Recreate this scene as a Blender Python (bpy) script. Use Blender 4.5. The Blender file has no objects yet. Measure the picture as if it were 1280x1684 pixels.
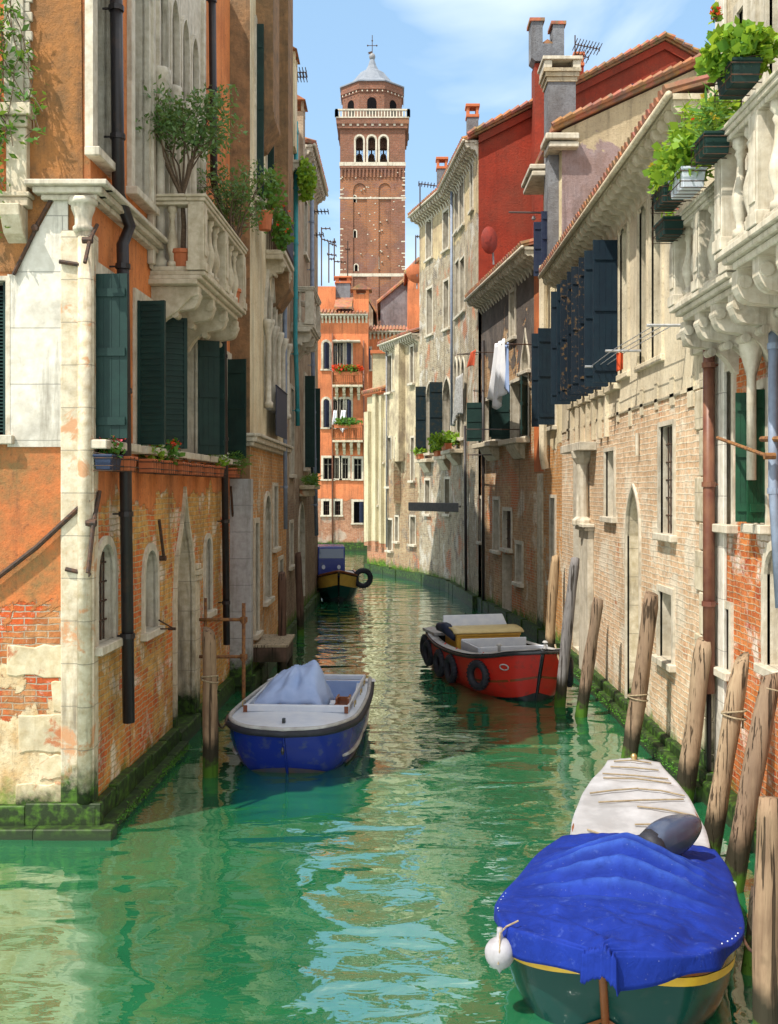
import bpy, bmesh, math, random
from mathutils import Vector, Matrix, noise as mnoise
random.seed(7)
rnd=random.uniform
C=bpy.context.scene.collection
CAM=Vector((0,0,3.8)); F=1800.0; CX=640.0; HY=805.0
def ray(px,py): return Vector(((px-CX)/F,1.0,(HY-py)/F))
def at(px,py,Y): return CAM+ray(px,py)*Y
def onwater(px,py,z=0.0):
    Y=(3.8-z)*F/(py-HY); return Vector(((px-CX)/F*Y,Y,z))
# ------------------------------------------------------------------ nodes
class NT:
    def __init__(s,name):
        s.m=bpy.data.materials.new(name); s.m.use_nodes=True; s.t=s.m.node_tree
        s.b=s.t.nodes['Principled BSDF']; s.out=s.t.nodes['Material Output']
    def n(s,typ,ins={},**pr):
        x=s.t.nodes.new(typ)
        for k,v in pr.items(): setattr(x,k,v)
        for k,v in ins.items():
            sk=x.inputs[k]
            if isinstance(v,bpy.types.NodeSocket): s.t.links.new(v,sk)
            else: sk.default_value=v
        return x
    def noise(s,vec,scale,detail=5,rough=.55,dist=0):
        return s.n('ShaderNodeTexNoise',{'Vector':vec,'Scale':scale,'Detail':detail,'Roughness':rough,'Distortion':dist}).outputs['Fac']
    def ma(s,op,a,b=0.0,c=0.0,clamp=False):
        x=s.n('ShaderNodeMath',{0:a,1:b,2:c},operation=op); x.use_clamp=clamp; return x.outputs[0]
    def ramp(s,v,a,b,lo=0.0,hi=1.0):
        return s.n('ShaderNodeMapRange',{'Value':v,'From Min':a,'From Max':b,'To Min':lo,'To Max':hi}).outputs['Result']
    def mix(s,f,a,b,bt='MIX'):
        x=s.n('ShaderNodeMix',data_type='RGBA',blend_type=bt)
        for k,v in ((0,f),(6,a),(7,b)):
            sk=x.inputs[k]
            if isinstance(v,bpy.types.NodeSocket): s.t.links.new(v,sk)
            else: sk.default_value=v if k==0 else (tuple(v)+(1,))[:4]
        return x.outputs[2]
    def vmul(s,vec,v):
        return s.n('ShaderNodeVectorMath',{0:vec,1:v},operation='MULTIPLY').outputs[0]
    def pos(s): return s.n('ShaderNodeNewGeometry').outputs['Position']
    def uv(s): return s.n('ShaderNodeTexCoord').outputs['UV']
    def z(s,p): return s.n('ShaderNodeSeparateXYZ',{0:p}).outputs['Z']
    def bump(s,h,strength=.5,dist=.02):
        x=s.n('ShaderNodeBump',{'Height':h,'Strength':strength,'Distance':dist}); s.t.links.new(x.outputs[0],s.b.inputs['Normal']); return x
    def set(s,col,rough=.8,metal=0.0,spec=.3):
        for k,v in (('Base Color',col),('Roughness',rough),('Metallic',metal),('Specular IOR Level',spec)):
            sk=s.b.inputs[k]
            if isinstance(v,bpy.types.NodeSocket): s.t.links.new(v,sk)
            else: sk.default_value=(tuple(v)+(1,))[:4] if k=='Base Color' else v
        return s.m
def wall_mat(name,brick,tint=None,layers=(),algae=.5,bw=.26,rh=.072,bumpd=.03,seed=0.0,mortar=.009,dirt=.42):
    k=NT(name); p0=k.pos(); p=k.n('ShaderNodeVectorMath',{0:p0,1:(seed,seed*1.7,0)},operation='ADD').outputs[0]
    z=k.z(p0); uv=k.uv()
    wob=k.n('ShaderNodeTexNoise',{'Vector':p,'Scale':4.5,'Detail':4}).outputs['Color']
    wv=k.n('ShaderNodeVectorMath',{0:wob,1:(.5,.5,.5)},operation='SUBTRACT').outputs[0]
    wv=k.vmul(wv,(.07,.05,0)); uvw=k.n('ShaderNodeVectorMath',{0:uv,1:wv},operation='ADD').outputs[0]
    b=k.n('ShaderNodeTexBrick',{'Vector':uvw,'Color1':brick[0]+(1,),'Color2':brick[1]+(1,),'Mortar':brick[2]+(1,),'Scale':1.0,
        'Mortar Size':mortar,'Mortar Smooth':.4,'Bias':0.0,'Brick Width':bw,'Row Height':rh})
    col=b.outputs['Color']; bf=b.outputs['Fac']
    n6=k.noise(p,7,6); 
    col=k.mix(k.ramp(n6,.38,.70,0,.5),col,tuple(c*.45 for c in brick[1]))
    col=k.mix(k.ramp(k.noise(p,2.8,5,.7),.5,.72,0,.55),col,tuple(min(1,c*1.25+.06) for c in brick[0]))
    if tint:
        for (tc,lo,sc) in tint:
            m=k.ramp(k.noise(p,sc,6,.6,.4),lo,lo+.07); col=k.mix(k.ma('MULTIPLY',m,.8),col,k.mix(bf,tc,tuple(c*.8+.05 for c in brick[2])))
    h=k.ma('MULTIPLY',bf,-.6); h=k.ma('ADD',h,k.ma('MULTIPLY',n6,.9))
    fine=k.noise(p,45,3); big=k.noise(p,.7,6,.6); streak=k.noise(k.vmul(p,(4,4,.35)),1.2,6,.65)
    col=k.mix(k.ramp(k.noise(p,13,6,.75),.42,.32,0,.5),col,tuple(min(1,c*.5+.35) for c in brick[2]))
    for (ca,cb,z0,z1,bias,sc,thr) in layers:
        nn=k.noise(p,sc,8,.62,.5)
        zb=k.ramp(z,z0,z1,-bias,bias)
        cov=k.ramp(k.ma('ADD',nn,zb),thr,thr+.025)
        lc=k.mix(k.ramp(k.noise(p,sc*1.6,8,.7),.40,.62),ca,cb)
        lc=k.mix(k.ramp(streak,.5,.78,0,.5),lc,tuple(c*.42 for c in cb))
        lc=k.mix(k.ramp(fine,.3,.8,0,.25),lc,tuple(c*.6 for c in ca))
        col=k.mix(cov,col,lc)
        h=k.n('ShaderNodeMix',{0:cov,2:h,3:k.ma('ADD',k.ma('MULTIPLY',nn,.8),k.ma('MULTIPLY_ADD',fine,.12,.75))},data_type='FLOAT').outputs[0]
    col=k.mix(k.ramp(big,.42,.66,0,.30),col,(.10,.07,.045))
    sk2=k.noise(k.vmul(p,(2.6,2.6,.22)),1.5,8,.72)
    col=k.mix(k.ramp(sk2,.53,.66,0,dirt),col,(.045,.035,.028))
    spk=k.noise(p,16,6,.75); col=k.mix(k.ramp(spk,.54,.70,0,.5),col,(.05,.035,.028))
    h=k.ma('ADD',h,k.ma('MULTIPLY',spk,.8))
    if algae:
        am=k.ramp(k.ma('ADD',z,k.ma('MULTIPLY',k.noise(p,2.2,8,.7),-1.1)),algae-.78,algae-1.05)
        gc=k.mix(k.ramp(k.noise(p,9,5),.35,.6),(.03,.07,.008),(.10,.20,.018))
        gc=k.mix(k.ramp(z,.28,.10),gc,(.02,.035,.012))
        col=k.mix(am,col,gc)
    k.bump(h,.9,bumpd); return k.set(col,.86,0,.2)
def stone_mat(name,c1,c2,stain=(.12,.10,.07),blocks=None,algae=0,rough=.7,amt=.6,rust=None):
    k=NT(name); p=k.pos(); z=k.z(p)
    n1=k.noise(p,1.6,8,.65); n2=k.noise(p,9,6,.6); st=k.noise(k.vmul(p,(5,5,.5)),1.3,7,.65); f=k.noise(p,60,3)
    col=k.mix(k.ramp(n2,.3,.7),c1,c2); col=k.mix(k.ramp(st,.52,.75,0,amt),col,stain); col=k.mix(k.ramp(n1,.52,.8,0,amt*.8),col,tuple(x*.8 for x in stain))
    if rust: col=k.mix(k.ramp(k.noise(p,2.4,7,.7,.6),.55,.62,0,.85),col,rust)
    h=k.ma('ADD',k.ma('MULTIPLY',n2,.6),k.ma('MULTIPLY',f,.25))
    if blocks:
        b=k.n('ShaderNodeTexBrick',{'Vector':k.uv(),'Scale':1.0,'Mortar Size':.006,'Mortar Smooth':.3,'Brick Width':blocks[0],'Row Height':blocks[1]})
        col=k.mix(k.ma('MULTIPLY',b.outputs['Fac'],.7),col,tuple(x*.35 for x in c1)); h=k.ma('ADD',h,k.ma('MULTIPLY',b.outputs['Fac'],-.8))
    if algae:
        am=k.ramp(k.ma('ADD',z,k.ma('MULTIPLY',k.noise(p,2.5,8,.7),-1.1)),algae-.55,algae-.85)
        gc=k.mix(k.ramp(k.noise(p,11,5),.46,.70),(.014,.028,.006),(.055,.13,.010)); gc=k.mix(k.ramp(z,.16,.02),gc,(.015,.03,.01)); col=k.mix(am,col,gc)
    k.bump(h,.7,.012); return k.set(col,rough,0,.3)
def plain(name,c,c2=None,rough=.6,metal=0,sc=8,spec=.3,bumps=.3,bd=.006,stretch=None,lo=.35,hi=.65):
    k=NT(name); p=k.pos(); 
    if stretch: p=k.vmul(p,stretch)
    n=k.noise(p,sc,6,.6); c2=c2 or tuple(x*.6 for x in c)
    col=k.mix(k.ramp(n,lo,hi),c,c2); k.bump(k.noise(p,sc*3,4),bumps,bd); return k.set(col,rough,metal,spec)
def wood_mat(name,c,c2,algae=False,ends=None):
    k=NT(name); tc=k.n('ShaderNodeTexCoord').outputs['Object']; p=k.vmul(tc,(9,9,.7)); n=k.noise(p,2.2,7,.65,.8); n2=k.noise(tc,2.5,4)
    col=k.mix(k.ramp(n,.32,.68),c,c2); col=k.mix(k.ma('MULTIPLY',k.n('ShaderNodeObjectInfo').outputs['Random'],.55),col,tuple(x*.5+.06 for x in c2)); col=k.mix(k.ramp(n2,.45,.75,0,.45),col,tuple(x*.45 for x in c2))
    crack=k.noise(k.vmul(tc,(22,22,.5)),1.5,3); col=k.mix(k.ramp(crack,.57,.62,0,.8),col,(.02,.014,.008))
    if algae:
        wz=k.z(k.pos()); a=k.ramp(k.ma('ADD',wz,k.ma('MULTIPLY',n2,-1.0)),.22,-.08)
        col=k.mix(a,col,(.028,.024,.014)); g=k.ramp(k.ma('ADD',wz,k.ma('MULTIPLY',k.noise(tc,8),-.5)),.0,-.1); col=k.mix(g,col,(.05,.12,.01))
    h=k.ma('ADD',k.ma('MULTIPLY',n,.6),k.ma('MULTIPLY',k.ramp(crack,.58,.66),-1.0)); k.bump(h,.8,.02); return k.set(col,.8,0,.2)
def tile_mat(name):
    k=NT(name); p=k.pos(); uv=k.uv(); n=k.noise(p,5,6); b=k.n('ShaderNodeTexVoronoi',{'Vector':p,'Scale':5.0})
    col=k.mix(k.ramp(n,.35,.65),(.44,.18,.085),(.26,.14,.09)); col=k.mix(.35,col,b.outputs['Color'],'MULTIPLY')
    col=k.mix(k.ramp(k.noise(p,2,6),.55,.7,0,.6),col,(.12,.09,.06)); k.bump(n,.6,.02); return k.set(col,.85)
def leaf_mat(name,c,c2,tr=.35):
    k=NT(name); oi=k.n('ShaderNodeNewGeometry').outputs['Random Per Island']
    col=k.mix(oi,c,c2); k.set(col,.5,0,.35)
    td=k.n('ShaderNodeBsdfTranslucent',{'Color':k.mix(.5,col,(.45,.5,.05))}); ms=k.n('ShaderNodeMixShader',{0:tr,1:k.b.outputs[0],2:td.outputs[0]})
    k.t.links.new(ms.outputs[0],k.out.inputs['Surface']); return k.m
def glass_mat(name,c=(.01,.014,.02),rough=.08):
    k=NT(name); n=k.noise(k.pos(),1.5,3); k.bump(n,.2,.05); return k.set(c,rough,0,.6)
# ------------------------------------------------------------------ mesh builder
class MB:
    def __init__(s): s.v=[]; s.f=[]
    def add(s,vs,fs):
        o=len(s.v); s.v+= [Vector(v) for v in vs]; s.f+=[tuple(i+o for i in f) for f in fs]; return s
    def poly(s,pts): return s.add(pts,[tuple(range(len(pts)))])
    def obox(s,o,a,b,c):
        o,a,b,c=map(Vector,(o,a,b,c)); v=[o,o+a,o+a+b,o+b,o+c,o+a+c,o+a+b+c,o+b+c]
        return s.add(v,[(0,3,2,1),(4,5,6,7),(0,1,5,4),(1,2,6,5),(2,3,7,6),(3,0,4,7)])
    def box(s,x0,y0,z0,x1,y1,z1): return s.obox((x0,y0,z0),(x1-x0,0,0),(0,y1-y0,0),(0,0,z1-z0))
    def prism(s,pts,ext):
        pts=[Vector(p) for p in pts]; ext=Vector(ext); n=len(pts)
        return s.add(pts+[p+ext for p in pts],[tuple(range(n))[::-1],tuple(range(n,2*n))]+[(i,(i+1)%n,(i+1)%n+n,i+n) for i in range(n)])
    def tube(s,pts,r,n=8,caps=True,closed=False):
        pts=[Vector(p) for p in pts]; m=len(pts); rs=r if isinstance(r,(list,tuple)) else [r]*m
        vs=[]; ref=None
        for i,p in enumerate(pts):
            if closed: t=pts[(i+1)%m]-pts[i-1]
            else: t=pts[min(i+1,m-1)]-pts[max(i-1,0)]
            t.normalize()
            if ref is None: ref=Vector((0,0,1)) if abs(t.z)<.9 else Vector((1,0,0))
            u=t.cross(ref)
            if u.length<1e-4: u=t.cross(Vector((0,1,0)))
            u.normalize(); w=u.cross(t); ref=w
            for j in range(n):
                a=2*math.pi*j/n; vs.append(p+(u*math.cos(a)+w*math.sin(a))*rs[i])
        fs=[]
        for i in range(m if closed else m-1):
            k=(i+1)%m
            for j in range(n): fs.append((i*n+j,i*n+(j+1)%n,k*n+(j+1)%n,k*n+j))
        if caps and not closed: fs+= [tuple(range(n))[::-1],tuple(range((m-1)*n,m*n))]
        return s.add(vs,fs)
    def lathe(s,base,prof,n=12):
        b=Vector(base); vs=[];fs=[]; m=len(prof)
        for (r,z) in prof:
            for j in range(n):
                a=2*math.pi*(j+.5)/n; vs.append(b+Vector((r*math.cos(a),r*math.sin(a),z)))
        for i in range(m-1):
            for j in range(n): fs.append((i*n+j,i*n+(j+1)%n,(i+1)*n+(j+1)%n,(i+1)*n+j))
        fs+= [tuple(range(n))[::-1],tuple(range((m-1)*n,m*n))]
        return s.add(vs,fs)
    def grid(s,fn,nu,nv):
        vs=[fn(i/nu,j/nv) for i in range(nu+1) for j in range(nv+1)]
        return s.add(vs,[(i*(nv+1)+j,(i+1)*(nv+1)+j,(i+1)*(nv+1)+j+1,i*(nv+1)+j+1) for i in range(nu) for j in range(nv)])
LOC={}
def obj(name,mb,mat,parent=None,smooth=False,bevel=0,local=False,label=None,solid=0,sub=0):
    me=bpy.data.meshes.new(name); off=Vector((0,0,0))
    if parent is not None and not local: off=LOC[parent.name]
    me.from_pydata([v-off for v in mb.v],[],mb.f); me.update()
    uvl=me.uv_layers.new(name='UVMap').data; V=mb.v
    for p in me.polygons:
        nn=p.normal
        if abs(nn.z)>.75: t=Vector((1,0,0)); b=Vector((0,1,0))
        else:
            t=Vector((-nn.y,nn.x,0)).normalized(); b=Vector((0,0,1))
            if t.y<-.2 or (abs(t.y)<=.2 and t.x<0): t=-t
        for li in p.loop_indices:
            q=V[me.loops[li].vertex_index]; uvl[li].uv=(q.dot(t),q.dot(b))
        p.use_smooth=smooth
    me.materials.append(mat); o=bpy.data.objects.new(name,me); C.objects.link(o)
    if parent is not None: o.parent=parent
    LOC[o.name]=off if parent is not None else Vector((0,0,0))
    if local: LOC[o.name]=Vector((0,0,0))
    if bevel:
        m=o.modifiers.new('bevel','BEVEL'); m.width=bevel; m.segments=1; m.limit_method='ANGLE'
    if solid: m=o.modifiers.new('solid','SOLIDIFY'); m.thickness=solid; m.offset=0
    if sub: m=o.modifiers.new('sub','SUBSURF'); m.levels=sub; m.render_levels=sub
    if label: o['label']=label
    return o
def thing(name,label,cat,loc=(0,0,0),rotz=0,group=None):
    o=bpy.data.objects.new(name,None); C.objects.link(o); o.location=loc; o.rotation_euler=(0,0,rotz)
    o.empty_display_size=.3; o['label']=label; o['category']=cat
    if group: o['group']=group
    LOC[o.name]=Vector(loc); return o
def tag(o,label,cat,group=None):
    o['label']=label; o['category']=cat
    if group: o['group']=group
    return o
def recenter(o):
    "put a single-mesh thing's origin at its base"
    me=o.data; xs=[v.co for v in me.vertices]; c=Vector((sum(v.x for v in xs)/len(xs),sum(v.y for v in xs)/len(xs),min(v.z for v in xs)))
    me.transform(Matrix.Translation(-c)); o.location=c; return o
def struct(name,mb,mat,kind='structure',**k):
    o=obj(name,mb,mat,**k); o['kind']=kind; return o
# ------------------------------------------------------------------ walls
def outline(s0,s1,z0,z1,arch,w=0.0,zb=None):
    "points from bottom s0 up and round to bottom s1"
    zb=z0 if zb is None else zb; hw=(s1-s0)/2; c=(s0+s1)/2
    if arch=='rect': return [(s0-w,zb),(s0-w,z1+w),(s1+w,z1+w),(s1+w,zb)]
    pts=[(s0-w,zb)]; N=8
    if arch=='round': rise=hw
    elif arch=='pointed': rise=hw*1.7
    elif arch=='segment': rise=hw*.4
    else: rise=hw*2.6
    zs=z1-rise
    for i in range(2*N+1):
        a=-1+i/N
        if arch in('round','segment'): y=math.sqrt(max(0,1-a*a))
        elif arch=='pointed': y=math.sin(math.acos(min(1,abs(a)))*1.0)**1.0 if False else math.sqrt(max(0,1-((abs(a)+.7)/1.7)**2))/math.sqrt(1-(.7/1.7)**2)
        else:
            b=1-abs(a); y=(.62*math.sqrt(max(0,1-(1-b)**2)))+.38*b**3.5
        pts.append((c+a*(hw+w),zs+y*(rise+w)))
    pts.append((s1+w,zb)); return pts
class Wall:
    def __init__(s,p0,p1,z0,z1):
        s.p0=Vector((p0[0],p0[1],0)); s.p1=Vector((p1[0],p1[1],0)); d=s.p1-s.p0; s.L=d.length; s.t=d/s.L
        n=Vector((s.t.y,-s.t.x,0)); 
        if n.dot(Vector((0,0,0))-s.p0)<0: n=-n
        s.n=n; s.z0=z0; s.z1=z1; s.holes=[]
    def pt(s,a,o,z): return s.p0+s.t*a+s.n*o+Vector((0,0,z))
    def hit(s,px,py,off=0.0):
        "the point of the wall (pushed out by off) that the photograph shows at px,py"
        r=ray(px,py); q=s.p0+s.n*off; k=(q-CAM).dot(s.n)/r.dot(s.n); P=CAM+r*k; return (P-s.p0).dot(s.t),P.z
    def pp(s,px,py,off=0.0):
        a,z=s.hit(px,py,off); return s.pt(a,off,z)
    def rect(s,x0,y0,x1,y1,off=0.0):
        xm=(x0+x1)/2; a=s.hit(x0,y0,off)[0]; b=s.hit(x1,y0,off)[0]; zt=s.hit(xm,y0,off)[1]; zb=s.hit(xm,y1,off)[1]
        return min(a,b),max(a,b),zb,zt
    def mesh(s,mb,top=None):
        us=sorted({0.0,s.L}|{min(max(h[0],0),s.L) for h in s.holes}|{min(max(h[1],0),s.L) for h in s.holes})
        zs=sorted({s.z0,s.z1}|{min(max(h[2],s.z0),s.z1) for h in s.holes}|{min(max(h[3],s.z0),s.z1) for h in s.holes})
        for i in range(len(us)-1):
            for j in range(len(zs)-1):
                a,b,c,d=us[i],us[i+1],zs[j],zs[j+1]
                if b-a<1e-5 or d-c<1e-5: continue
                um,zm=(a+b)/2,(c+d)/2
                if any(h[0]<um<h[1] and h[2]<zm<h[3] for h in s.holes): continue
                mb.poly([s.pt(a,0,c),s.pt(b,0,c),s.pt(b,0,d),s.pt(a,0,d)])
        for h in s.holes:
            if h[4]!='rect':
                o=outline(*h)[1:-1]
                for (a,za),(b,zb) in zip(o[:-1],o[1:]):
                    if b-a>1e-6: mb.poly([s.pt(a,0,za),s.pt(b,0,zb),s.pt(b,0,h[3]),s.pt(a,0,h[3])])
        return mb
def ring(W,o1,o2,out,mb,back=-.03):
    n=len(o1)
    for i in range(n-1):
        (a,za),(b,zb)=o1[i],o1[i+1]; (c,zc),(d,zd)=o2[i],o2[i+1]
        mb.poly([W.pt(a,out,za),W.pt(b,out,zb),W.pt(d,out,zd),W.pt(c,out,zc)])
        mb.poly([W.pt(c,out,zc),W.pt(d,out,zd),W.pt(d,back,zd),W.pt(c,back,zc)])
        mb.poly([W.pt(a,out,za),W.pt(b,out,zb),W.pt(b,back,zb),W.pt(a,back,za)])
    for i in (0,n-1):
        (a,za),(c,zc)=o1[i],o2[i]; mb.poly([W.pt(a,out,za),W.pt(c,out,zc),W.pt(c,back,zc),W.pt(a,back,za)])
def shutter_mb(W,sh,zb,zt,w,ang,side,th=.035,style='board'):
    d=W.t*(math.cos(ang)*(-1 if side=='a' else 1))+W.n*math.sin(ang); q=d.cross(Vector((0,0,1)))
    o=W.pt(sh,.03,zb)-q*th/2; mb=MB(); mb.obox(o,d*w,q*th,(0,0,zt-zb)); H=zt-zb
    if style=='board':
        for sg in (-1,1):
            for i in range(1,4):
                oo=o+d*(w*i/4-.004)+q*(th if sg>0 else -.004); mb.obox(oo,d*.008,q*.004,(0,0,H))
            for z in (.08,.5,.86):
                oo=o+d*.02+q*(th if sg>0 else -.02)+Vector((0,0,H*z)); mb.obox(oo,d*(w-.04),q*.02,(0,0,.09))
    else:
        n=max(6,int(H/.075))
        for sg in (-1,1):
            for i in range(n):
                oo=o+d*.05+q*(th if sg>0 else -.012)+Vector((0,0,H*(i+.3)/n)); mb.obox(oo,d*(w-.1),q*.012+Vector((0,0,.0)),(0,0,.035))
            for a in (0,w-.05):
                mb.obox(o+d*a+q*(th if sg>0 else -.018),d*.05,q*.018,(0,0,H))
    return mb
def window(W,bld,x0,y0,x1,y1,arch='rect',depth=.28,pane=None,fr=.1,frm=None,sill=True,sh=(),bars=False,mull=True,rev=None,raw=None,shm=None,shw=None,style='board',proud=.035,name='window',silld=.1,label=None):
    a,b,zb,zt=raw or W.rect(x0,y0,x1,y1); W.holes.append((a,b,zb,zt,arch)); M=MATS
    if arch!='rect':
        for q in (a,b): pass
    out=outline(a,b,zb,zt,arch); mb=MB(); mb.poly([W.pt(s,-depth,z) for s,z in out])
    w=obj(name,mb,pane or M['glass'],bld,label=label)
    rm=MB()
    for (p,q) in zip(out,out[1:]+out[:1]):
        rm.poly([W.pt(p[0],0,p[1]),W.pt(q[0],0,q[1]),W.pt(q[0],-depth-.02,q[1]),W.pt(p[0],-depth-.02,p[1])])
    obj('reveal',rm,rev or frm or M['istria'],w)
    if mull:
        m=MB(); t=.05; c=(a+b)/2; mh=zb+(zt-zb)*(.68 if arch=='rect' else .62)
        inn=outline(a+t,b-t,zb+t,zt-t,arch); ring(W,inn,out,-depth+.05,m,-depth)
        m.obox(W.pt(c-.025,-depth+.001,zb),W.t*.05,W.n*.045,(0,0,(zt-zb)*(.97 if arch=='rect' else .9)))
        m.obox(W.pt(a,-depth+.001,mh),W.t*(b-a),W.n*.04,(0,0,.045))
        obj('sash',m,M['sash'],w)
    if fr:
        m=MB(); ring(W,out,outline(a,b,zb,zt,arch,fr),proud,m); obj('frame',m,frm or M['istria'],w,bevel=.006 if fr>.07 else 0)
    if sill:
        m=MB(); m.obox(W.pt(a-fr-.05,-.02,zb-.10),W.t*(b-a+2*fr+.1),W.n*(silld+.02),(0,0,.1)); obj('sill',m,frm or M['istria'],w,bevel=.01)
    if bars:
        m=MB(); n=max(2,int((b-a)/.13)); nz=max(3,int((zt-zb)/.22)); bo=-.08
        for i in range(1,n+1):
            s=a+(b-a)*i/(n+1); m.tube([W.pt(s,bo,zb),W.pt(s,bo,zt-(0 if arch=='rect' else (b-a)*.15))],.012,6)
        for i in range(1,nz): z=zb+(zt-zb)*i/nz; m.tube([W.pt(a,bo,z),W.pt(b,bo,z)],.012,6)
        obj('window_bars',m,M['iron'],w)
    for side,ang in sh:
        ww=shw or (b-a)/2; o=shutter_mb(W,a-.01 if side=='a' else b+.01,zb+.02,zt-.02 if arch=='rect' else zt-.1,ww,math.radians(ang),side,style=style)
        obj('shutter',o,shm or M['green'],w)
    return w
def baluster_prof(h,r):
    return [(r*.8,0),(r*.8,h*.08),(r*.45,h*.1),(r*.5,h*.16),(r*.95,h*.33),(r*.9,h*.42),(r*.45,h*.62),(r*.38,h*.78),(r*.6,h*.84),(r*.45,h*.88),(r*.8,h*.92),(r*.8,h)]
def corbel_mb(W,s,zt,depth,h,w):
    pf=[]; N=14
    for i in range(N+1):
        t=i/N; o=depth*(1-t)**.9*(1) if t<1 else 0; z=-h*(.25+.75*t)
        o=depth*(.96-.96*t)+depth*.09*math.sin(t*math.pi*2.2); pf.append((max(o,.0),z-.04*math.sin(t*math.pi*3)))
    pts=[(0,0),(depth*.96,0)]+pf+[(0,-h*1.05)]
    mb=MB(); mb.prism([W.pt(s-w/2,o-.02,zt+z) for o,z in pts],W.t*w)
    # scroll rolls at the nose and heel
    for (o,z,r) in ((depth*.86,-h*.18,h*.10),(depth*.46,-h*.60,h*.08)):
        mb.tube([W.pt(s-w*.62,o,zt+z),W.pt(s+w*.62,o,zt+z)],r,12)
    return mb
def balcony(W,bld,sa,sb,zs,prot,rh,stone,nb=5,corb=4,ch=.55,ends=1,br=.075,posts=2,label=None):
    mb=MB(); n=Vector(W.n)
    for (e,z0,z1) in ((0.0,-.07,0),(-.04,-.13,-.07),(-.09,-.2,-.13)):
        mb.obox(W.pt(sa-e*-1*1 if False else sa-e*1.0*-1,-.05,zs+z0),W.t*(sb-sa+2*e),W.n*(prot+e+.05),(0,0,z1-z0-.001))
    B=obj('balcony',mb,stone,bld,bevel=.012,label=label)
    for i in range(corb):
        s=sa+.2+(sb-sa-.4)*i/max(1,corb-1); obj('corbel',corbel_mb(W,s,zs-.2,prot*.92,ch,.17),stone,B)
    def post(s,o,w=.22):
        m=MB(); m.obox(W.pt(s-w/2,o-w/2,zs),W.t*w,W.n*w,(0,0,rh-.14)); m.obox(W.pt(s-w/2-.02,o-w/2-.02,zs),W.t*(w+.04),W.n*(w+.04),(0,0,.12)); m.obox(W.pt(s-w/2+.035,o+w/2,zs+.2),W.t*(w-.07),W.n*.012,(0,0,rh-.5)); obj('post',m,stone,B,bevel=.006)
    o=prot-.12; P=[sa+.1+(sb-sa-.2)*i/(posts-1) for i in range(posts)]
    for s in P: post(s,o)
    m=MB(); z=zs+rh-.14
    for e,a,b in ((0,0,.05),(.025,.05,.1),(.045,.1,.14)):
        m.obox(W.pt(sa+.01-e,o-.1-e,z+a),W.t*(sb-sa-.02+2*e),W.n*(.2+2*e),(0,0,b-a))
        for s in (sa+.1,sb-.1): m.obox(W.pt(s-.1-e,0,z+a+.001),W.t*(.2+2*e),W.n*(o-.1-e),(0,0,b-a-.002))
    for s in (sa+.1,sb-.1): m.obox(W.pt(s-.07,0,zs+.001),W.t*.14,W.n*(o-.09),(0,0,.06))
    m.obox(W.pt(sa+.1,o-.07,zs+.001),W.t*(sb-sa-.2),W.n*.14,(0,0,.06))
    obj('handrail',m,stone,B,bevel=.008)
    for i in range(posts-1):
        for j in range(nb):
            s=P[i]+(P[i+1]-P[i])*(j+1)/(nb+1); mm=MB(); mm.lathe(W.pt(s,o,zs+.06),baluster_prof(rh-.2,br),10); obj('baluster',mm,stone,B,smooth=True)
    for s in (sa+.1,sb-.1):
        mm=MB(); mm.lathe(W.pt(s,o*.45,zs+.06),baluster_prof(rh-.2,br),10); obj('baluster',mm,stone,B,smooth=True)
    return B
def eave(W,bld,z,over,stone,ncorb,tiles=True,gut=True,sa=0,sb=None,ch=.22):
    sb=W.L if sb is None else sb; mb=MB()
    mb.obox(W.pt(sa,-.02,z),W.t*(sb-sa),W.n*(over),(0,0,.07)); mb.obox(W.pt(sa,-.02,z-.06),W.t*(sb-sa),W.n*(over*.3),(0,0,.059))
    E=obj('cornice',mb,stone,bld)
    if gut:
        m=MB(); m.tube([W.pt(sa,over+.03,z+.06),W.pt(sb,over+.03,z+.05)],.045,8); obj('gutter',m,stone,E,smooth=True)
    for i in range(ncorb):
        s=sa+.1+(sb-sa-.2)*i/max(1,ncorb-1); m=MB()
        pf=[(0,0),(over*.92,0),(over*.92,-.06),(over*.8,-.11),(over*.6,-.1),(over*.45,-.15),(over*.2,-.17),(0,-ch)]
        m.prism([W.pt(s-.06,o,z-.002+q*1.35) for o,q in pf],W.t*.12); obj('corbel',m,stone,E)
    if tiles:
        m=MB(); n=int((sb-sa)/.22)
        for i in range(n):
            s=sa+.11+i*(sb-sa-.1)/n; m.tube([W.pt(s,over+.06,z+.13+rnd(-.01,.01)),W.pt(s,-1.2,z+.62)],[.085,.075],7)
        m.obox(W.pt(sa,over-.02,z+.075),W.t*(sb-sa),W.n*-(over+1.3)+Vector((0,0,.5)),(0,0,.04))
        obj('roof_tiles',m,MATS['tile'],bld,smooth=False)
    return E
def pipe(W,bld,pts,r,mat,off=.12,n=10,name='downpipe',coll=True):
    P=[W.pp(px,py,off) for px,py in pts]; m=MB(); m.tube(P,r,n); d=obj(name,m,mat,bld,smooth=True)
    if coll:
        zt=P[0].z; zb=P[-1].z; k=zt-.3
        while k>zb+.2:
            for a,b in zip(P[:-1],P[1:]):
                if a.z>=k>=b.z and abs(a.z-b.z)>1e-4:
                    q=a.lerp(b,(a.z-k)/(a.z-b.z)); m=MB(); m.tube([q-Vector((0,0,.03)),q+Vector((0,0,.03))],r*1.22,n); m.obox(q-W.n*(off+.0)-Vector((0,0,.01))-W.t*.01,W.n*off,W.t*.02,(0,0,.02)); obj('pipe_clamp',m,mat,d); break
            k-=1.45
    return d
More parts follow.
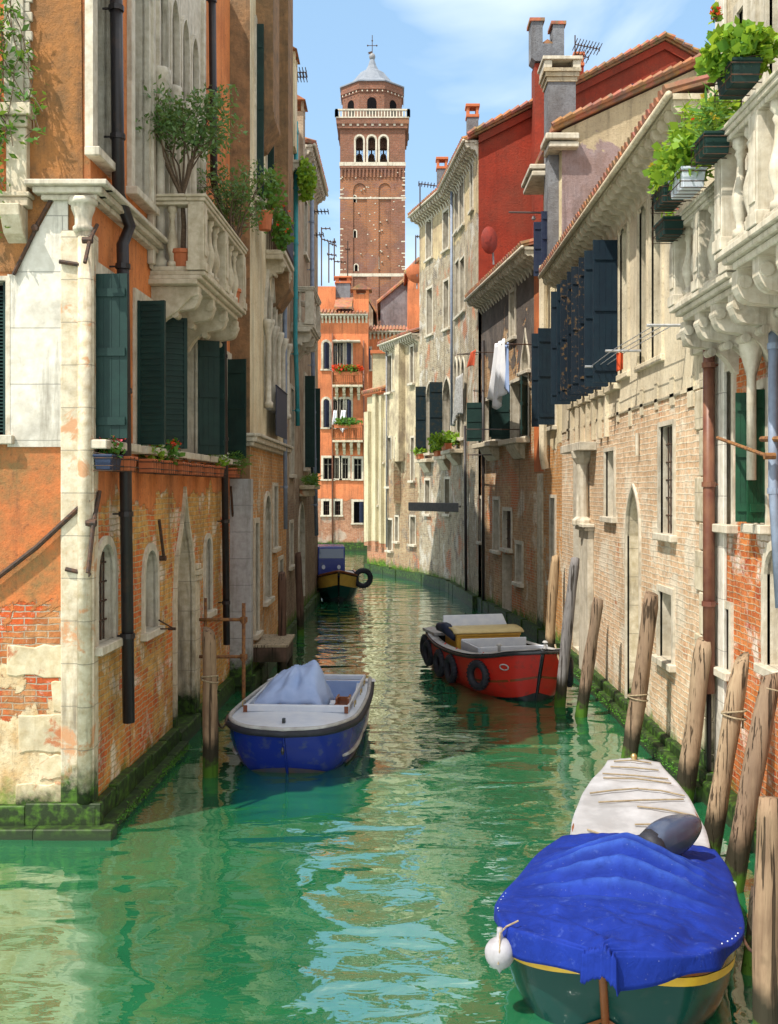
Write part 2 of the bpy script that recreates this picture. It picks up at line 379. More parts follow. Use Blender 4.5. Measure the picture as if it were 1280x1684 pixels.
def leaves(mb,c,r,n,size,shape='ball',up=.3,droop=0):
    c=Vector(c)
    for _ in range(n):
        while True:
            q=Vector((rnd(-1,1),rnd(-1,1),rnd(-1,1)))
            if q.length<1: break
        cl=mnoise.noise(Vector((q.x*2.2+c.x*3,q.y*2.2+c.y,q.z*2.2+c.z)))
        if cl<-.16: continue
        q=Vector((q.x*r[0],q.y*r[1],q.z*r[2])); p=c+q
        d=Vector((rnd(-1,1),rnd(-1,1),rnd(-.6,1)*up-droop)).normalized(); s=d.cross(Vector((rnd(-1,1),rnd(-1,1),rnd(-1,1)))).normalized(); k=size*rnd(.35,1.55)
        w=k*(.22 if shape=='olive' else .45 if shape=='ball' else .08)
        mb.add([p,p+d*k*.5+s*w,p+d*k,p+d*k*.5-s*w],[(0,1,2,3)])
def blooms(mb,c,r,n,size):
    c=Vector(c)
    for _ in range(n):
        q=Vector((rnd(-1,1)*r[0],rnd(-1,1)*r[1],rnd(-.3,1)*r[2])); p=c+q
        for k in range(4):
            d=Vector((rnd(-1,1),rnd(-1,1),rnd(-.2,1))).normalized(); s=d.cross(Vector((rnd(-1,1),rnd(-1,1),rnd(-1,1)))).normalized()*size*.5
            mb.add([p-s,p+d*size-s*.4,p+d*size+s*.4,p+s],[(0,1,2,3)])
# ------------------------------------------------------------------ materials
OR1,OR2=(.7,.2,.05),(.5,.14,.05)
MATS=dict(
 istria=stone_mat('white_stone',(.60,.55,.45),(.44,.38,.28),amt=.85),
 istria_block=stone_mat('white_stone_blocks',(.66,.62,.54),(.50,.46,.38),blocks=(2.4,.62),amt=.8,rust=None),
 balc=stone_mat('balcony_stone',(.60,.53,.40),(.40,.33,.22),stain=(.2,.15,.08),amt=.6),
 quoin=stone_mat('corner_stone',(.62,.55,.42),(.40,.33,.21),blocks=(9,.47),algae=.75,amt=.85),
 quoin_rust=stone_mat('stained_corner_stone',(.64,.57,.44),(.40,.32,.20),blocks=(9,.47),algae=.8,amt=.9,rust=(.46,.22,.10)),
 rawstone=stone_mat('weathered_stone',(.60,.52,.36),(.42,.33,.19),algae=.6,amt=.7,rust=(.35,.10,.03)),
 greystone=stone_mat('grey_stone',(.42,.42,.42),(.30,.29,.28),blocks=(3,.5),algae=.8,amt=.6),
 plinth=stone_mat('mossy_stone',(.08,.07,.05),(.04,.035,.025),algae=.80,rough=.6),
 glass=glass_mat('dark_glass'), skyglass=glass_mat('blue_glass',(.05,.09,.16),.05),
 black=plain('dark_interior',(.012,.011,.012),rough=.95,spec=.0),
 sash=plain('sash_paint',(.30,.27,.22)), sash_dark=plain('dark_sash_paint',(.05,.04,.035)),
 green=plain('green_shutter_paint',(.004,.022,.019),(.008,.034,.028),rough=.55,sc=4),
 green_worn=plain('worn_green_paint',(.006,.02,.028),(.04,.035,.02),rough=.7,sc=9,lo=.5,hi=.7),
 bluegreen=plain('blue_green_paint',(.002,.011,.022),(.004,.018,.030),rough=.6,sc=4),
 bluegreen_worn=plain('worn_blue_green_paint',(.002,.010,.020),(.14,.08,.03),rough=.7,sc=11,lo=.56,hi=.66),
 navy=plain('navy_paint',(.012,.018,.05),(.02,.03,.06),rough=.6), brightgreen=plain('bright_green_paint',(.005,.055,.022),(.005,.036,.016)),
 iron=plain('wrought_iron',(.03,.025,.022),(.09,.04,.02),rough=.7,sc=25), rust=plain('rusty_iron',(.11,.05,.03),(.28,.13,.04),rough=.85,sc=18),
 lead=plain('lead_grey',(.25,.26,.27),(.16,.15,.15),rough=.5), lead_pale=plain('lead_roof_grey',(.21,.23,.26),(.14,.16,.19),rough=.5,sc=1), pipe_black=plain('black_pipe_paint',(.022,.018,.018),(.05,.03,.022),rough=.4,sc=6,lo=.5,hi=.75),
 pipe_brown=plain('brown_pipe_paint',(.13,.045,.03),(.20,.09,.05),rough=.45,sc=5), pipe_blue=plain('pale_blue_pipe',(.22,.27,.36),(.17,.20,.26),rough=.45),
 pipe_teal=plain('turquoise_pipe',(.03,.27,.30),(.04,.20,.22),rough=.5),
 tile=tile_mat('roof_tile'), terracotta=plain('terracotta',(.50,.15,.06),(.38,.12,.05),rough=.8),
 wood=wood_mat('weathered_post_wood',(.31,.21,.125),(.18,.11,.065),algae=True), wood_grey=wood_mat('grey_post_wood',(.26,.24,.23),(.15,.14,.14),algae=True),
 wood_dark=wood_mat('dark_post_wood',(.16,.08,.045),(.08,.04,.025),algae=True), wood_pale=wood_mat('pale_post_wood',(.44,.32,.19),(.28,.18,.10),algae=True),
 plank=wood_mat('jetty_plank',(.46,.38,.26),(.33,.26,.17)),
 leaf=leaf_mat('geranium_leaf',(.05,.18,.012),(.26,.44,.03),.45), olive=leaf_mat('olive_leaf',(.05,.13,.035),(.13,.22,.07),.25), darkleaf=leaf_mat('deep_green_leaf',(.03,.12,.015),(.08,.22,.03),.3),
 moss=leaf_mat('moss',(.03,.13,.008),(.08,.24,.015),.1),
 red=leaf_mat('red_petal',(.65,.012,.012),(.75,.05,.02),.3), pink=leaf_mat('pink_petal',(.60,.06,.12),(.55,.10,.08),.3), whitep=leaf_mat('white_petal',(.7,.7,.6),(.6,.65,.5),.3), yellowp=leaf_mat('yellow_leaf',(.55,.45,.03),(.5,.3,.03),.4),
 bark=plain('bark',(.16,.11,.07),(.09,.06,.04),rough=.9,sc=30), linen=plain('white_linen',(.78,.78,.80),(.70,.71,.76),rough=.9,bumps=.1), orange_cloth=plain('orange_cloth',(.70,.10,.03),rough=.9),
 rope=plain('rope_fibre',(.35,.28,.18),(.2,.15,.09),rough=.95,sc=40),
)
M=MATS
mort=(.42,.34,.24)
M['w_corner_front']=wall_mat('corner_front_plaster',((.50,.24,.09),(.40,.13,.04),mort),tint=[((.50,.07,.012),.42,1.5)],
   layers=[((.70,.58,.38),(.52,.34,.16),.9,2.6,-.26,1.6,.56),((.58,.17,.05),(.24,.15,.06),1.6,3.2,.30,1.1,.5)],algae=.75,seed=3,bumpd=.02)
M['w_corner_side']=wall_mat('corner_side_wall',((.74,.42,.11),(.62,.30,.07),(.62,.48,.26)),tint=[((.66,.13,.025),.49,.8),((.80,.72,.60),.545,1.7),((.52,.08,.02),.55,2.6)],
   layers=[((.74,.26,.085),(.60,.19,.06),2.9,4.3,.42,.8,.52)],algae=.7,seed=9)
M['w_orange_plaster']=wall_mat('orange_plaster',((.5,.2,.08),(.4,.12,.04),mort),layers=[((.64,.19,.055),(.50,.12,.035),-30,-20,.5,1.2,.3)],algae=0,seed=5)
M['w_brown_plaster']=wall_mat('brown_plaster',((.34,.14,.05),(.22,.10,.05),mort),layers=[((.40,.17,.055),(.20,.11,.05),-30,-20,.5,1.6,.3)],algae=0,seed=14)
M['w_umber']=wall_mat('umber_plaster',((.20,.13,.08),(.16,.10,.06),mort),layers=[((.34,.19,.09),(.17,.11,.06),-30,-20,.5,1.8,.3)],algae=.6,seed=24)
M['w_cream']=wall_mat('cream_plaster_over_brick',((.68,.34,.11),(.55,.24,.07),(.6,.48,.3)),tint=[((.66,.56,.42),.56,1.6)],layers=[((.78,.68,.46),(.68,.54,.33),4.4,5.2,.6,.9,.5)],algae=.8,seed=31)
M['w_old_grey']=wall_mat('old_grey_plaster',((.34,.22,.14),(.26,.16,.10),(.35,.3,.22)),tint=[((.4,.3,.2),.55,1.2)],layers=[((.50,.40,.29),(.28,.19,.12),1.5,5.5,.4,.8,.5)],algae=.8,seed=44)
M['w_orange_far']=wall_mat('far_orange_plaster',((.46,.22,.12),(.38,.14,.07),(.48,.38,.28)),tint=[((.5,.42,.34),.55,.9)],layers=[((.70,.235,.095),(.56,.17,.07),1.6,4.6,.6,.45,.5)],algae=.9,seed=52,bumpd=.03)
M['w_yellow']=wall_mat('yellow_plaster',((.45,.2,.1),(.38,.15,.08),mort),layers=[((.62,.55,.36),(.50,.44,.29),1.0,1.8,.8,.5,.5)],algae=.95,seed=61)
M['w_grey_flake']=wall_mat('flaking_grey_plaster',((.44,.32,.18),(.36,.22,.12),(.42,.36,.26)),tint=[((.46,.11,.04),.57,.8),((.16,.13,.11),.55,1.4)],layers=[((.68,.58,.38),(.30,.24,.17),2.2,7,.22,.9,.48)],algae=.85,seed=70,bumpd=.04)
M['w_tall']=wall_mat('tall_house_wall',((.52,.44,.31),(.40,.31,.20),(.48,.43,.33)),tint=[((.56,.16,.05),.57,.9),((.66,.62,.54),.55,1.3),((.14,.11,.09),.56,1.7)],layers=[((.66,.53,.30),(.42,.31,.19),11.0,14.2,.6,.7,.5)],algae=.85,dirt=.6,seed=82,bumpd=.05)
M['w_dark']=wall_mat('dark_topped_brick',((.60,.38,.19),(.46,.24,.11),(.56,.46,.31)),tint=[((.62,.16,.04),.54,.9),((.74,.66,.52),.56,1.2)],layers=[((.17,.14,.12),(.07,.06,.055),5.0,9.0,.30,.8,.56)],algae=.85,seed=95,bumpd=.04)  # dark grey coat covers more of the brick towards the top
M['w_pinkbrick']=wall_mat('pale_pink_brick',((.76,.54,.35),(.68,.44,.26),(.78,.69,.52)),tint=[((.76,.68,.54),.53,1.1),((.50,.17,.06),.63,1.6)],layers=[((.72,.62,.42),(.60,.50,.33),1.3,-.2,.12,1.0,.58)],algae=.65,seed=104,bw=.27,rh=.085,mortar=.012,dirt=.22)
M['w_cream_right']=wall_mat('cream_render',((.5,.3,.2),(.4,.25,.15),mort),layers=[((.72,.63,.46),(.58,.49,.34),-30,-20,.5,.9,.3)],algae=0,seed=111,bumpd=.012,dirt=.3)
M['w_purple']=wall_mat('stained_cream_plaster',((.3,.2,.18),(.25,.17,.15),mort),layers=[((.50,.40,.26),(.42,.33,.20),-30,-20,.5,.6,.3),((.26,.17,.15),(.36,.28,.28),13.2,10.0,.3,.8,.5)],algae=0,seed=120)
M['w_redgable']=wall_mat('dark_red_plaster',((.3,.05,.03),(.2,.04,.02),mort),layers=[((.30,.038,.018),(.20,.028,.015),-30,-20,.5,.5,.3)],algae=0,seed=131,dirt=.1)
M['w_crumble']=wall_mat('crumbling_red_brick',((.66,.22,.055),(.52,.12,.03),(.58,.42,.26)),tint=[((.82,.76,.66),.50,1.4),((.35,.05,.015),.56,2.5)],layers=[((.60,.52,.38),(.5,.4,.25),5.2,6.2,.5,.9,.55)],algae=.65,seed=140,bumpd=.035)
M['w_tower']=wall_mat('tower_brick',((.28,.115,.065),(.21,.085,.05),(.25,.17,.13)),tint=[((.35,.14,.055),.52,.12),((.20,.09,.07),.55,.3)],algae=0,dirt=.15,seed=150,bw=.5,rh=.2,mortar=.02,bumpd=.05)
M['w_soot']=wall_mat('soot_grey_plaster',((.2,.2,.2),(.15,.15,.15),mort),layers=[((.24,.25,.27),(.13,.13,.14),-30,-20,.5,.7,.3)],algae=0,seed=160)
def roof_poly(name,pts,bld,th=.12):
    m=MB(); m.prism(pts,(0,0,th)); return obj(name,m,M['tile'],bld)
def block(bld,pts,z0,z1,mat,name='wall',skip=(),top=True):
    "plain outer walls of a footprint; edges in skip are detailed facades built elsewhere"
    m=MB(); n=len(pts)
    for i in range(n):
        if i in skip: continue
        a,b=pts[i],pts[(i+1)%n]; m.poly([(a[0],a[1],z0),(b[0],b[1],z0),(b[0],b[1],z1),(a[0],a[1],z1)])
    if top: m.poly([(p[0],p[1],z1) for p in pts])
    return obj(name,m,mat,bld)
def chimney(bld,c,w,d,z0,z1,mat,cap='hat',name='chimney'):
    m=MB(); x,y=c; m.box(x-w/2,y-d/2,z0,x+w/2,y+d/2,z1); ch=obj(name,m,mat,bld)
    m=MB()
    if cap=='hat':
        for sx in(-1,1):
            for sy in (-1,1): m=MB(); m.box(x+sx*w*.42-w*.1,y+sy*d*.42-d*.1,z1,x+sx*w*.42+w*.1,y+sy*d*.42+d*.1,z1+.28); obj('vent_post',m,mat,ch)
        m=MB(); k=w*.72; kd=d*.75
        m.add([(x-k,y-kd,z1+.28),(x+k,y-kd,z1+.28),(x+k,y+kd,z1+.28),(x-k,y+kd,z1+.28),(x,y-kd,z1+.28+w*.42),(x,y+kd,z1+.28+w*.42)],[(0,3,2,1),(0,1,4),(2,3,5),(1,2,5,4),(3,0,4,5)])
        obj('chimney_hat',m,M['tile'],ch)
    else:
        m.box(x-w*.58,y-d*.58,z1,x+w*.58,y+d*.58,z1+.1)
        for sx in(-1,1): m.box(x+sx*w*.4-w*.12,y-d*.5,z1+.1,x+sx*w*.4+w*.12,y+d*.5,z1+.35)
        m.box(x-w*.62,y-d*.62,z1+.35,x+w*.62,y+d*.62,z1+.45); obj('chimney_cap',m,mat if cap=='same' else M['terracotta'],ch,bevel=.01)
    return ch
# ================================================================== LEFT: corner palace
def XL(Y,o=0): return -3.7356+.036*Y+o
PAL=thing('palace','tall orange corner palace with white stone balcony and ledge, nearest on the left bank','palace',(-3.4,12.1,0))
WF=Wall((-9,12.1),(-3.30,12.1),-.6,13.0); WS=Wall((-3.30,12.1),(XL(20.6),20.6),-.6,13.0)
# side wall windows
window(WS,PAL,158,895,186,1055,'round',.4,M['black'],fr=.10,bars=True,mull=False,silld=.12,name='arched_window')
window(WS,PAL,236,905,256,1035,'round',.4,M['black'],fr=.10,mull=False,name='arched_window')
d=window(WS,PAL,287,812,316,1190,'ogee',.55,M['rawstone'],fr=.11,mull=False,sill=False,name='water_door',frm=M['quoin'],proud=.05)
window(WS,PAL,336,885,346,1005,'round',.35,M['black'],fr=.09,mull=False,name='arched_window')
for (x0,x1,sh,lab) in ((154,200,[('a',88)],0),(223,262,[('a',86),('b',60)],0),(276,322,[('b',62)],0),(332,362,[('a',88)],0),(372,382,[('a',80)],0)):
    a,b,_,_=WS.rect(x0,500,x1,700); window(WS,PAL,0,0,0,0,raw=(a,b,4.35,6.22),fr=.13,sh=sh,shw=.36,mull=True,silld=.2,style='louvre' if x0==223 else 'board')
for (x0,x1) in ((152,176),(215,238)):
    a,b,_,_=WS.rect(x0,0,x1,200); window(WS,PAL,0,0,0,0,raw=(a,b,7.55,10.6),fr=.17,pane=M['skyglass'],silld=.15,proud=.06,frm=M['istria'],rev=M['istria'])
ga=WS.hit(252,200)[0]; gb=WS.hit(322,200)[0]; n=4; gw=(gb-ga)/n
G=None
WGp=Wall(tuple(WS.pt(ga-.3,.03,0))[:2],tuple(WS.pt(gb+.3,.03,0))[:2],6.75,12.2)
for q in (ga-.33,gb+.27): obj('stone_strip',MB().obox(WS.pt(q,.002,6.8),WS.t*.12,WS.n*.09,(0,0,5.4)),M['istria'],PAL,bevel=.01)
for i in range(n):
    window(WS,PAL,0,0,0,0,'pointed',.35,M['skyglass'],raw=(ga+i*gw+.11,ga+(i+1)*gw-.11,6.8,10.9),fr=.07,sill=False,proud=.08,mull=True,name='gothic_window')
WGp.holes=[(i*gw+.41,(i+1)*gw+.19,6.8,10.9,'pointed') for i in range(n)]; m=MB(); WGp.mesh(m); obj('stone_panel',m,M['istria'],PAL)
for i in range(n+1):
    m=MB(); b=WS.pt(ga+i*gw,.1,6.8); m.lathe(b,[(.1,0),(.1,.1),(.065,.14),(.06,2.2),(.08,2.24),(.06,2.28),(.12,2.5),(.14,2.62),(.14,2.7)],10); obj('window_column',m,M['istria'],PAL,smooth=True)
# front wall window at the picture's edge
window(WF,PAL,-45,460,13,715,fr=.0,frm=M['istria'],silld=.1,pane=M['black'],sh=[('b',150)],shw=.0001 if 0 else .5) if 0 else None
a,b,zb,zt=WF.rect(-52,462,11,716); wf=window(WF,PAL,0,0,0,0,raw=(a,b,zb,zt),fr=.05,silld=.12,pane=M['black'],mull=False)
m=MB()
nsl=40
for i in range(nsl):
    z=zb+.06+(zt-zb-.12)*i/nsl; m.obox(WF.pt(a+.05,-.1,z),WF.t*(b-a-.1),WF.n*.03+Vector((0,0,-.02)),(0,0,.008))
m.obox(WF.pt(b-.06,-.11,zb),WF.t*.05,WF.n*.05,(0,0,zt-zb)); m.obox(WF.pt(a,-.11,zb),WF.t*.05,WF.n*.05,(0,0,zt-zb)); obj('shutter',m,M['green'],wf)
m=MB(); WF.mesh(m); obj('front_wall',m,M['w_corner_front'],PAL)
m=MB(); WS.mesh(m); obj('side_wall',m,M['w_corner_side'],PAL)
block(PAL,[(-9,12.1),(-3.30,12.1),(XL(20.6),20.6),(-9,20.6)],-.6,13,M['w_brown_plaster'],name='rear_wall',skip=(0,1))
# brown render field high on the front, with its own thickness
def slab(W,bld,name,poly,mat,out=.02,off=-.01,bev=0):
    m=MB(); m.prism([W.pp(x,y,0)+W.n*off for x,y in poly],W.n*(out-off)); return obj(name,m,mat,bld,bevel=bev)
slab(WF,PAL,'brown_render',[(45,-40),(134,-40),(137,303),(93,303),(22,447),(-60,447),(-60,330),(45,330)],M['w_brown_plaster'],.012)
slab(WF,PAL,'stone_facing',[(14,735),(113,735),(113,332),(90,332),(24,452),(14,452)],M['istria_block'],.03)
# engaged corner column with capital, ledge along both sides
m=MB(); cxy=Vector((-3.37,12.06,0)); m.box(-3.62,12.055,.3,-3.255,12.11,6.66); m.box(-3.31,12.06,.3,-3.262,12.30,6.64); obj('corner_pilaster',m,M['quoin_rust'],PAL,bevel=.015); m=MB(); m.lathe(cxy+Vector((.02,.0,.36)),[(.085,0),(.08,4.0),(.078,6.28)],14); obj('corner_column',m,M['quoin_rust'],PAL,smooth=True)
m=MB(); m.lathe(cxy+Vector((0,0,6.65)),[(.085,-.02),(.11,.0),(.11,.04),(.09,.06),(.095,.15),(.13,.24),(.13,.28),(.16,.29),(.16,.35)],12); obj('capital',m,M['istria'],PAL,smooth=True)
m=MB()
for (e,z0,z1) in ((.10,6.98,7.04),(.17,7.04,7.11),(.24,7.11,7.17)):
    m.obox((-3.72-e,12.1-e,z0),(.42+2*e,0,0),(0,e+.1,0),(0,0,z1-z0-.001))
    m.obox(WS.pt(-.0,-.05,z0),WS.t*2.75,WS.n*(e+.05),(0,0,z1-z0-.002))
obj('stone_ledge',m,M['istria'],PAL,bevel=.01)
# quoin blocks wrapped round the corner
rs=random.Random(3)
for (x0,y0,y1,sd) in ((84,1120,1171,.28),(12,1062,1112,.10),(30,1176,1238,.20),(64,1242,1282,.22),(26,1288,1331,.18)):
    aL,_=WF.hit(x0,y0); z1=WF.hit(x0,y0)[1]; z0=WF.hit(x0,y1)[1]; pts=[]
    L=WF.L; m=MB(); N=9
    top=[(aL+(L-aL)*i/N,z1+rs.uniform(-.02,.025)) for i in range(N+1)]; bot=[(aL+(L-aL)*i/N+ (rs.uniform(-.03,.03) if i in(0,) else 0),z0+rs.uniform(-.025,.02)) for i in range(N+1)]
    m.prism([WF.pt(a,-.03,z) for a,z in top]+[WF.pt(a,-.03,z) for a,z in reversed(bot)],WF.n*.042)
    m.prism([WS.pt(-.025,-.03,z1),WS.pt(sd,-.03,z1+.01),WS.pt(sd+rs.uniform(-.05,.05),-.03,(z0+z1)/2),WS.pt(sd,-.03,z0),WS.pt(-.025,-.03,z0)],WS.n*.042); obj('corner_stone',m,M['rawstone'],PAL,bevel=.012)
# mossy base steps
m=MB()
def ledge(pts,out,z0,z1,mb):
    for (p,q) in zip(pts[:-1],pts[1:]):
        W=Wall(p,q,0,1); k=int(W.L/.9)+1
        for i in range(k):
            s0=W.L*i/k; e=out+rnd(-.02,.02); zz=z1+rnd(-.02,.02); mb.obox(W.pt(s0-.0,-.03,z0),W.t*(W.L/k+ .0),W.n*(e+.03),(0,0,zz-z0))
dd=15.95
ledge([(-9,12.1),(-3.16,12.1)],.10,-.8,.34,m); ledge([(-3.30,12.0),(XL(dd),dd)],.10,-.8,.34,m); ledge([(-9,12.05),(-3.0,12.05)],.2,-.8,.12,m); ledge([(-3.3,11.86),(XL(dd),dd+.05)],.24,-.8,.11,m)
obj('base_step',m,M['plinth'],PAL,bevel=.012)
m=MB(); ledge([(XL(dd+1.5),dd+1.5),(XL(20.6),20.6)],.12,-.8,.30,m); obj('base_step',m,M['plinth'],PAL,bevel=.012)
m=MB(); s=WS.hit(284,900)[0]; m.obox(WS.pt(s+.05,-.5,-.8),WS.t*1.4,WS.n*.62,(0,0,1.05)); obj('door_step',m,M['plinth'],PAL,bevel=.02)
m=MB()  # stone jamb of the water door with moulded capital
s=WS.hit(318,900)[0]; m.obox(WS.pt(s-.02,-.4,.25),WS.t*.26,WS.n*.46,(0,0,2.1))
for e,z in ((.03,2.35),(.05,2.44),(.02,2.53)): m.obox(WS.pt(s-.02-e,-.4,z),WS.t*(.26+2*e),WS.n*(.46+e),(0,0,.085))
obj('door_pier',m,M['quoin'],PAL,bevel=.012)
# balcony
sa=WS.hit(247,450)[0]; BZ=6.74; balcony(WS,PAL,sa,sa+3.35,BZ,.74,1.02,M['balc'],nb=3,corb=4,ch=.62,posts=3,br=.085,label='white stone balcony on scrolled corbels')
# end fascia of the balcony: the solid curved flank
m=MB(); pf=[(0,-.2),(.66,-.2),(.66,-.32),(.55,-.36),(.36,-.55),(.14,-.68),(0,-.7)]
m.prism([WS.pt(sa+.06,o-.02,BZ+z) for o,z in pf],WS.t*.16); obj('balcony_flank',m,M['balc'],PAL,bevel=.01)
# rain pipes
pipe(WS,PAL,[(191,-30),(195,318),(214,372),(202,402),(212,1188)],.072,M['pipe_black'],.16)
pipe(WS,PAL,[(349,-30),(352,300),(366,350),(368,600),(373,1060)],.062,M['pipe_black'],.14)
# wall ties
def tie(W,bld,pts,r=.022,off=.06,mat=None,name='wall_tie'):
    m=MB(); m.tube([W.pp(x,y,off) for x,y in pts],r,7); a=W.pp(*pts[len(pts)//2],off); m.tube([a-W.n*.08,a+W.n*.03],r*1.7,8); return obj(name,m,mat or M['iron'],bld)
tie(WF,PAL,[(22,452),(55,385),(58,375),(90,318)]); tie(WF,PAL,[(-20,962),(60,900),(142,824),(146,828)],.03); tie(WF,PAL,[(98,430),(136,436),(142,425)],.025,.07)
tie(WS,PAL,[(140,432),(148,395),(160,370)],.022); tie(WS,PAL,[(164,808),(154,860),(145,942)],.025); tie(WF,PAL,[(108,936),(144,944)],.025,.07); tie(WS,PAL,[(262,855),(270,918)],.022); tie(WS,PAL,[(380,800),(386,890)],.022)
tie(WS,PAL,[(262,1020),(286,1034),(264,1034)],.012,.1)
# pilaster strip, capital and bracket high on the front
m=MB(); zt=lambda y:WF.hit(30,y)[1]; X=lambda x:WF.hit(x,100)[0]
m.obox(WF.pt(X(10),0,zt(178)),WF.t*(X(42)-X(10)),WF.n*.07,(0,0,2.6))
k=0; zz=zt(178)
while zz<9.6: m.obox(WF.pt(X(42),0,zz),WF.t*(.06+.03*(k%2)),WF.n*.05,(0,0,.10)); zz+=.105;k+=1
obj('window_jamb',m,M['istria'],PAL,bevel=.006)
m=MB(); m.obox(WF.pt(X(16),0,zt(330)),WF.t*(X(50)-X(16)),WF.n*.12,(0,0,zt(215)-zt(330)))
for y0,y1,e in ((215,198,.02),(198,178,.07),(345,330,.03),(330,322,.05)): m.obox(WF.pt(X(16)-.5,0,zt(y0)),WF.t*(X(50)-X(16)+.5+e),WF.n*(.14+e),(0,0,zt(y1)-zt(y0)-.002))
m.prism([WF.pt(X(14),o,zt(345)+z) for o,z in ((0,0),(.3,0),(.28,-.12),(.16,-.30),(0,-.38))],WF.t*.22); obj('stone_bracket',m,M['balc'],PAL,bevel=.01)
# ================================================================== LEFT: umber-ended cream house
CH=thing('canal_house','tall cream plaster canal house with umber end wall beyond the orange palace, left bank','house',(-2.7,20.3,0))
WE=Wall((-6,20.62),(-2.62,20.62),-.6,17.5); WC=Wall((-2.62,20.62),(-2.555,27.2),-.6,17.5)
for (x0,y0,x1,y1) in ((420,70,428,420),(438,100,446,420)):
    a,b,zb,zt=WC.rect(x0,y0,x1,y1); window(WC,CH,0,0,0,0,raw=(a,a+.8,9.5,12.9),fr=.12,sh=[('a',85)],shw=.14)
a=WC.hit(434,500)[0]; b=WC.hit(466,500)[0]; gw=(b-a)/4
for i in range(4): window(WC,CH,0,0,0,0,'ogee',.3,M['glass'],raw=(a+i*gw+.1,a+(i+1)*gw-.1,5.5,8.4),fr=.07,proud=.06,sill=False,name='gothic_window')
m=MB()
for i in range(5): m.lathe(WC.pt(a+i*gw,.1,5.5),[(.1,0),(.1,.1),(.06,.14),(.055,1.5),(.13,1.75),(.13,1.82)],10)
obj('window_columns',m,M['istria'],CH,smooth=True)
window(WC,CH,434,815,444,985,'round',.35,M['black'],fr=.1,mull=False,name='arched_window'); window(WC,CH,418,860,424,1040,fr=.1,mull=False,pane=M['black'])
window(WC,CH,449,800,455,900,fr=.08,pane=M['black'],mull=False); window(WC,CH,458,920,464,1010,fr=.08,pane=M['black'],mull=False)
m=MB(); WC.mesh(m); obj('canal_wall',m,M['w_cream'],CH)
m=MB(); WE.mesh(m); obj('end_wall',m,M['w_umber'],CH)
block(CH,[(-6,20.62),(-2.62,20.62),(-2.555,27.2),(-6,27.2)],-.6,17.5,M['w_cream'],name='rear_wall',skip=(0,1))
m=MB(); m.box(-3.0,20.56,.1,-2.595,20.62,4.0); m.obox(WC.pt(-.06,0,.1),WC.t*.3,WC.n*.03,(0,0,3.9)); obj('corner_pilaster',m,M['greystone'],CH,bevel=.01)
m=MB()
for e,z0,z1 in ((.08,4.62,4.7),(.15,4.7,4.8),(.2,4.8,4.86)): m.obox(WC.pt(-.1,0,z0),WC.t*WC.L,WC.n*e,(0,0,z1-z0-.002)); m.box(-3.0,20.62-e,z0,-2.6+e*.5,20.62,z1-.002)
obj('stone_ledge',m,M['istria'],CH,bevel=.01)
m=MB()
for (x,z0) in ((421,11.2),(449,8.4)):
    s=WC.hit(x,200)[0]; m.obox(WC.pt(s,0,z0),WC.t*1.1,WC.n*.34,(0,0,17.4-z0)); m.prism([WC.pt(s,o,z0+z) for o,z in ((0,0),(.36,0),(.36,-.12),(.1,-.5),(0,-.55))],WC.t*1.1)
obj('chimney_breast',m,M['w_umber'],CH)
m=MB(); ledge([(-2.62,20.62),(-2.555,27.2)],.12,-.8,.3,m); obj('base_step',m,M['plinth'],CH,bevel=.02)
sa=WC.hit(437,400)[0]; m=MB()
for e,z0,z1 in ((0,-.1,0),(-.05,-.2,-.1)): m.obox(WC.pt(sa,0,8.85+z0),WC.t*1.9,WC.n*(.42+e),(0,0,z1-z0-.002))
B=obj('balcony',m,M['balc'],CH,bevel=.01,label='small balcony with blue-grey railing panel')
for s in (sa+.25,sa+1.6): obj('corbel',corbel_mb(WC,s,8.65,.4,.5,.16),M['balc'],B)
m=MB()
for i in range(9): 
    m.tube([WC.pt(sa+.03,.03+i*.045,8.85),WC.pt(sa+.03,.03+i*.045,9.75)],.009,5)
m.tube([WC.pt(sa+.03,0,9.75),WC.pt(sa+.03,.4,9.75),WC.pt(sa+1.87,.4,9.75),WC.pt(sa+1.87,0,9.75)],.014,6)
for i in range(28): s=sa+.05+i*.067; m.tube([WC.pt(s,.4,8.85),WC.pt(s,.4,9.75)],.008,5)
obj('balcony_railing',m,M['iron'],B); m=MB(); m.obox(WC.pt(sa+.1,.40,8.95),WC.t*1.7,WC.n*.012,(0,0,.75)); obj('railing_panel',m,M['navy'],B)
m=MB(); s0=WC.hit(438,700)[0]; m.obox(WC.pt(s0,.2,4.95),WC.t*2.2,WC.n*.015,(0,0,1.05)); m.tube([WC.pt(s0,.21,6.0),WC.pt(s0+2.2,.21,6.0)],.02,6); obj('window_guard',m,M['navy'],CH)
pipe(WC,CH,[(469,-30),(469,420),(469,700),(470,870)],.05,M['pipe_blue'],.12)
# ================================================================== LEFT: old grey house further on
OG=thing('canal_house','crumbling grey brown canal house with turquoise rain pipe, farthest on the left bank','house',(-2.55,27.2,0))
WG=Wall((-2.60,27.2),(-2.47,38.0),-.6,14.0)
for (x0,y0,x1,y1) in ((477,640,482,780),(500,620,505,770),(510,640,514,780),(500,330,504,420),(478,290,483,420)): window(WG,OG,x0,y0,x1,y1,fr=.1,sh=[('a',85)] if y0>600 and x0>495 else (),shw=.3)
window(WG,OG,491,830,500,985,'round',.5,M['black'],fr=.1,mull=False,sill=False,name='water_door')
window(WG,OG,476,860,481,930,fr=.08,mull=False,pane=M['black'])
m=MB(); WG.mesh(m); obj('canal_wall',m,M['w_old_grey'],OG)
block(OG,[(-2.60,27.2),(-2.47,38.0),(-8,38),(-8,27.2)],-.6,14.0,M['w_old_grey'],name='rear_wall',skip=(0,))
